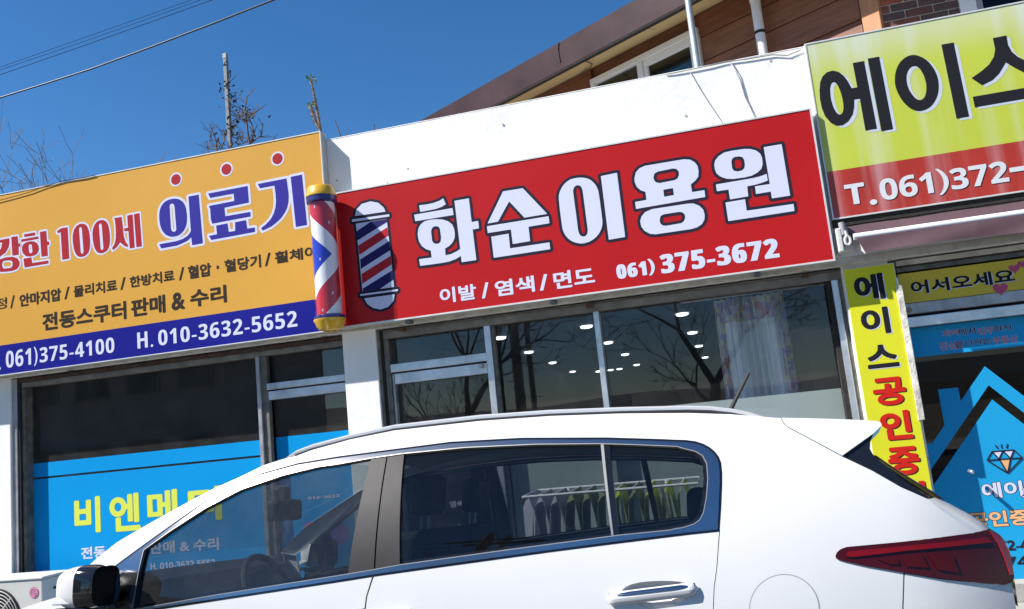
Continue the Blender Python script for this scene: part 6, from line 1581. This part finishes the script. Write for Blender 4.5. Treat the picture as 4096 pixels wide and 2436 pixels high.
# headlamps, grille, wheels, underbody
for sd in (-1, 1):
    loc = Vector((-3.38, YCC + sd * 0.68, 0.84)); MB().ball(loc, 0.16, 16, 10, (0.9, 0.85, 0.4)).build('headlamp', mat('lamp_clear', (0.5, 0.52, 0.55), 0.1, coat=1.0), car, smooth=True)
MB().box(-3.66, -3.6, YCC - 0.42, YCC + 0.42, 0.6, 0.74).build('grille', m_gloss, car, bevel=0.02)
MB().box(-3.4, 0.75, YCC - 0.78, YCC + 0.78, 0.22, 0.34).build('underbody', m_rub, car)
m_tyre = mat('tyre', (0.02, 0.02, 0.02), 0.85, var=0.2, vscale=30); m_rim = mat('rim_alloy', (0.55, 0.56, 0.58), 0.3, metal=0.9)
for wx_ in (-2.72, -0.05):
    for sd in (-1, 1):
        yc = YCC + sd * 0.80
        prof = [(0.22, -0.1), (0.335, -0.105), (0.36, -0.08), (0.363, 0.0), (0.36, 0.08), (0.335, 0.105), (0.22, 0.1)]
        mb = MB(); k = len(mb.v); n = 40
        for (r, o) in prof:
            for q in range(n): a = 2 * math.pi * q / n; mb.v.append(Vector((wx_ + r * math.cos(a), yc + o, 0.363 + r * math.sin(a))))
        for i in range(len(prof) - 1):
            for q in range(n): q2 = (q + 1) % n; mb.f.append((i * n + q, i * n + q2, (i + 1) * n + q2, (i + 1) * n + q))
        wh = mb.build('wheel', m_tyre, car, smooth=True)
        mb = MB()
        for s5 in range(5):
            a = s5 * 2 * math.pi / 5; d = Vector((math.cos(a), 0, math.sin(a))); e = Vector((-math.sin(a), 0, math.cos(a))); c = Vector((wx_, yc + sd * 0.06, 0.363))
            mb.prism([c + e * 0.03, c - e * 0.03, c - e * 0.045 + d * 0.23, c + e * 0.045 + d * 0.23], (0, sd * 0.03, 0))
        mb.tube([(wx_, yc - sd * 0.02, 0.363), (wx_, yc + sd * 0.095, 0.363)], 0.06, 20); mb.build('rim', m_rim, wh)
# interior
m_seat = mat('seat_dark', (0.012, 0.012, 0.014), 0.75, var=0.15, vscale=12); m_head = mat('headliner', (0.16, 0.16, 0.155), 0.9)
MB().box(-2.45, 0.3, YCC - 0.72, YCC + 0.72, 0.345, 0.42).build('floor', m_seat, car)
loft('headliner', [(p[0], p[1] - 0.05) for p in roof_edge[1:-1]], m_head, 0.03, inset=0.03)
for sd in (-1, 1):
    MB().box(-2.3, 0.25, YCC + sd * 0.80 - 0.03, YCC + sd * 0.80 + 0.03, 0.4, 0.96).build('door_card', m_seat, car)
MB().box(-2.72, -2.3, YCC - 0.72, YCC + 0.72, 0.7, 0.93).build('dashboard', m_seat, car, bevel=0.06)
MB().box(0.05, 0.45, YCC - 0.66, YCC + 0.66, 0.42, 0.98).build('parcel_shelf', m_seat, car, bevel=0.03)
def slab(x0, x1, z0, z1, y0, y1, lean, name, par):
    mb = MB().box(x0, x1, y0, y1, z0, z1)
    for v in mb.v: v.x += (v.z - z0) * lean
    return mb.build(name, m_seat, par, bevel=0.035, seg=3)
for sd in (-1, 1):
    yc = YCC + sd * 0.37
    s_ = slab(-2.05, -1.5, 0.55, 0.72, yc - 0.25, yc + 0.25, 0, 'seat', car); slab(-1.6, -1.47, 0.7, 1.22, yc - 0.25, yc + 0.25, 0.28, 'backrest', s_); slab(-1.43, -1.33, 1.28, 1.46, yc - 0.13, yc + 0.13, 0.1, 'headrest', s_)
    MB().tube([(-1.4, yc - 0.05, 1.2), (-1.39, yc - 0.05, 1.3)], 0.008, 6).tube([(-1.4, yc + 0.05, 1.2), (-1.39, yc + 0.05, 1.3)], 0.008, 6).build('headrest_post', m_alu, s_)
s_ = slab(-0.8, -0.3, 0.55, 0.7, YCC - 0.64, YCC + 0.64, 0, 'seat', car); slab(-0.38, -0.24, 0.7, 1.15, YCC - 0.64, YCC + 0.64, 0.3, 'backrest', s_)
for yy in (-0.42, 0.42): slab(-0.2, -0.11, 1.17, 1.31, YCC + yy - 0.12, YCC + yy + 0.12, 0.1, 'headrest', s_)
sc = Vector((-2.2, YCC - 0.37, 0.98)); ax_ = Vector((0.9, 0, 0.42)).normalized(); e1 = Vector((0, 1, 0)); e2 = ax_.cross(e1)
MB().tube([sc + (e1 * math.cos(t) + e2 * math.sin(t)) * 0.185 for t in [i * math.pi / 14 for i in range(29)]], 0.016, 8).tube([sc + e1 * 0.18, sc, sc - e1 * 0.18], 0.02, 6).tube([sc, sc - ax_ * 0.25], 0.035, 8).build('steering_wheel', m_seat, car, smooth=True)
rm = Lp(1141, 2040, YCC - 0.02); MB().box(rm.x - 0.035, rm.x + 0.03, YCC - 0.16, YCC + 0.12, rm.z - 0.055, rm.z + 0.055).build('rear_view_mirror', m_seat, car, bevel=0.02)
MB().box(rm.x - 0.03, rm.x + 0.0, YCC - 0.03, YCC + 0.03, rm.z + 0.05, rm.z + 0.12).build('mirror_stalk', m_seat, car)

# stand the car on the sloping road shoulder
car.matrix_world = Matrix.Translation(PIV) @ Matrix.Rotation(-LEAN, 4, 'X') @ Matrix.Translation(Vector((-1.3, YCC, 0)) - PIV)
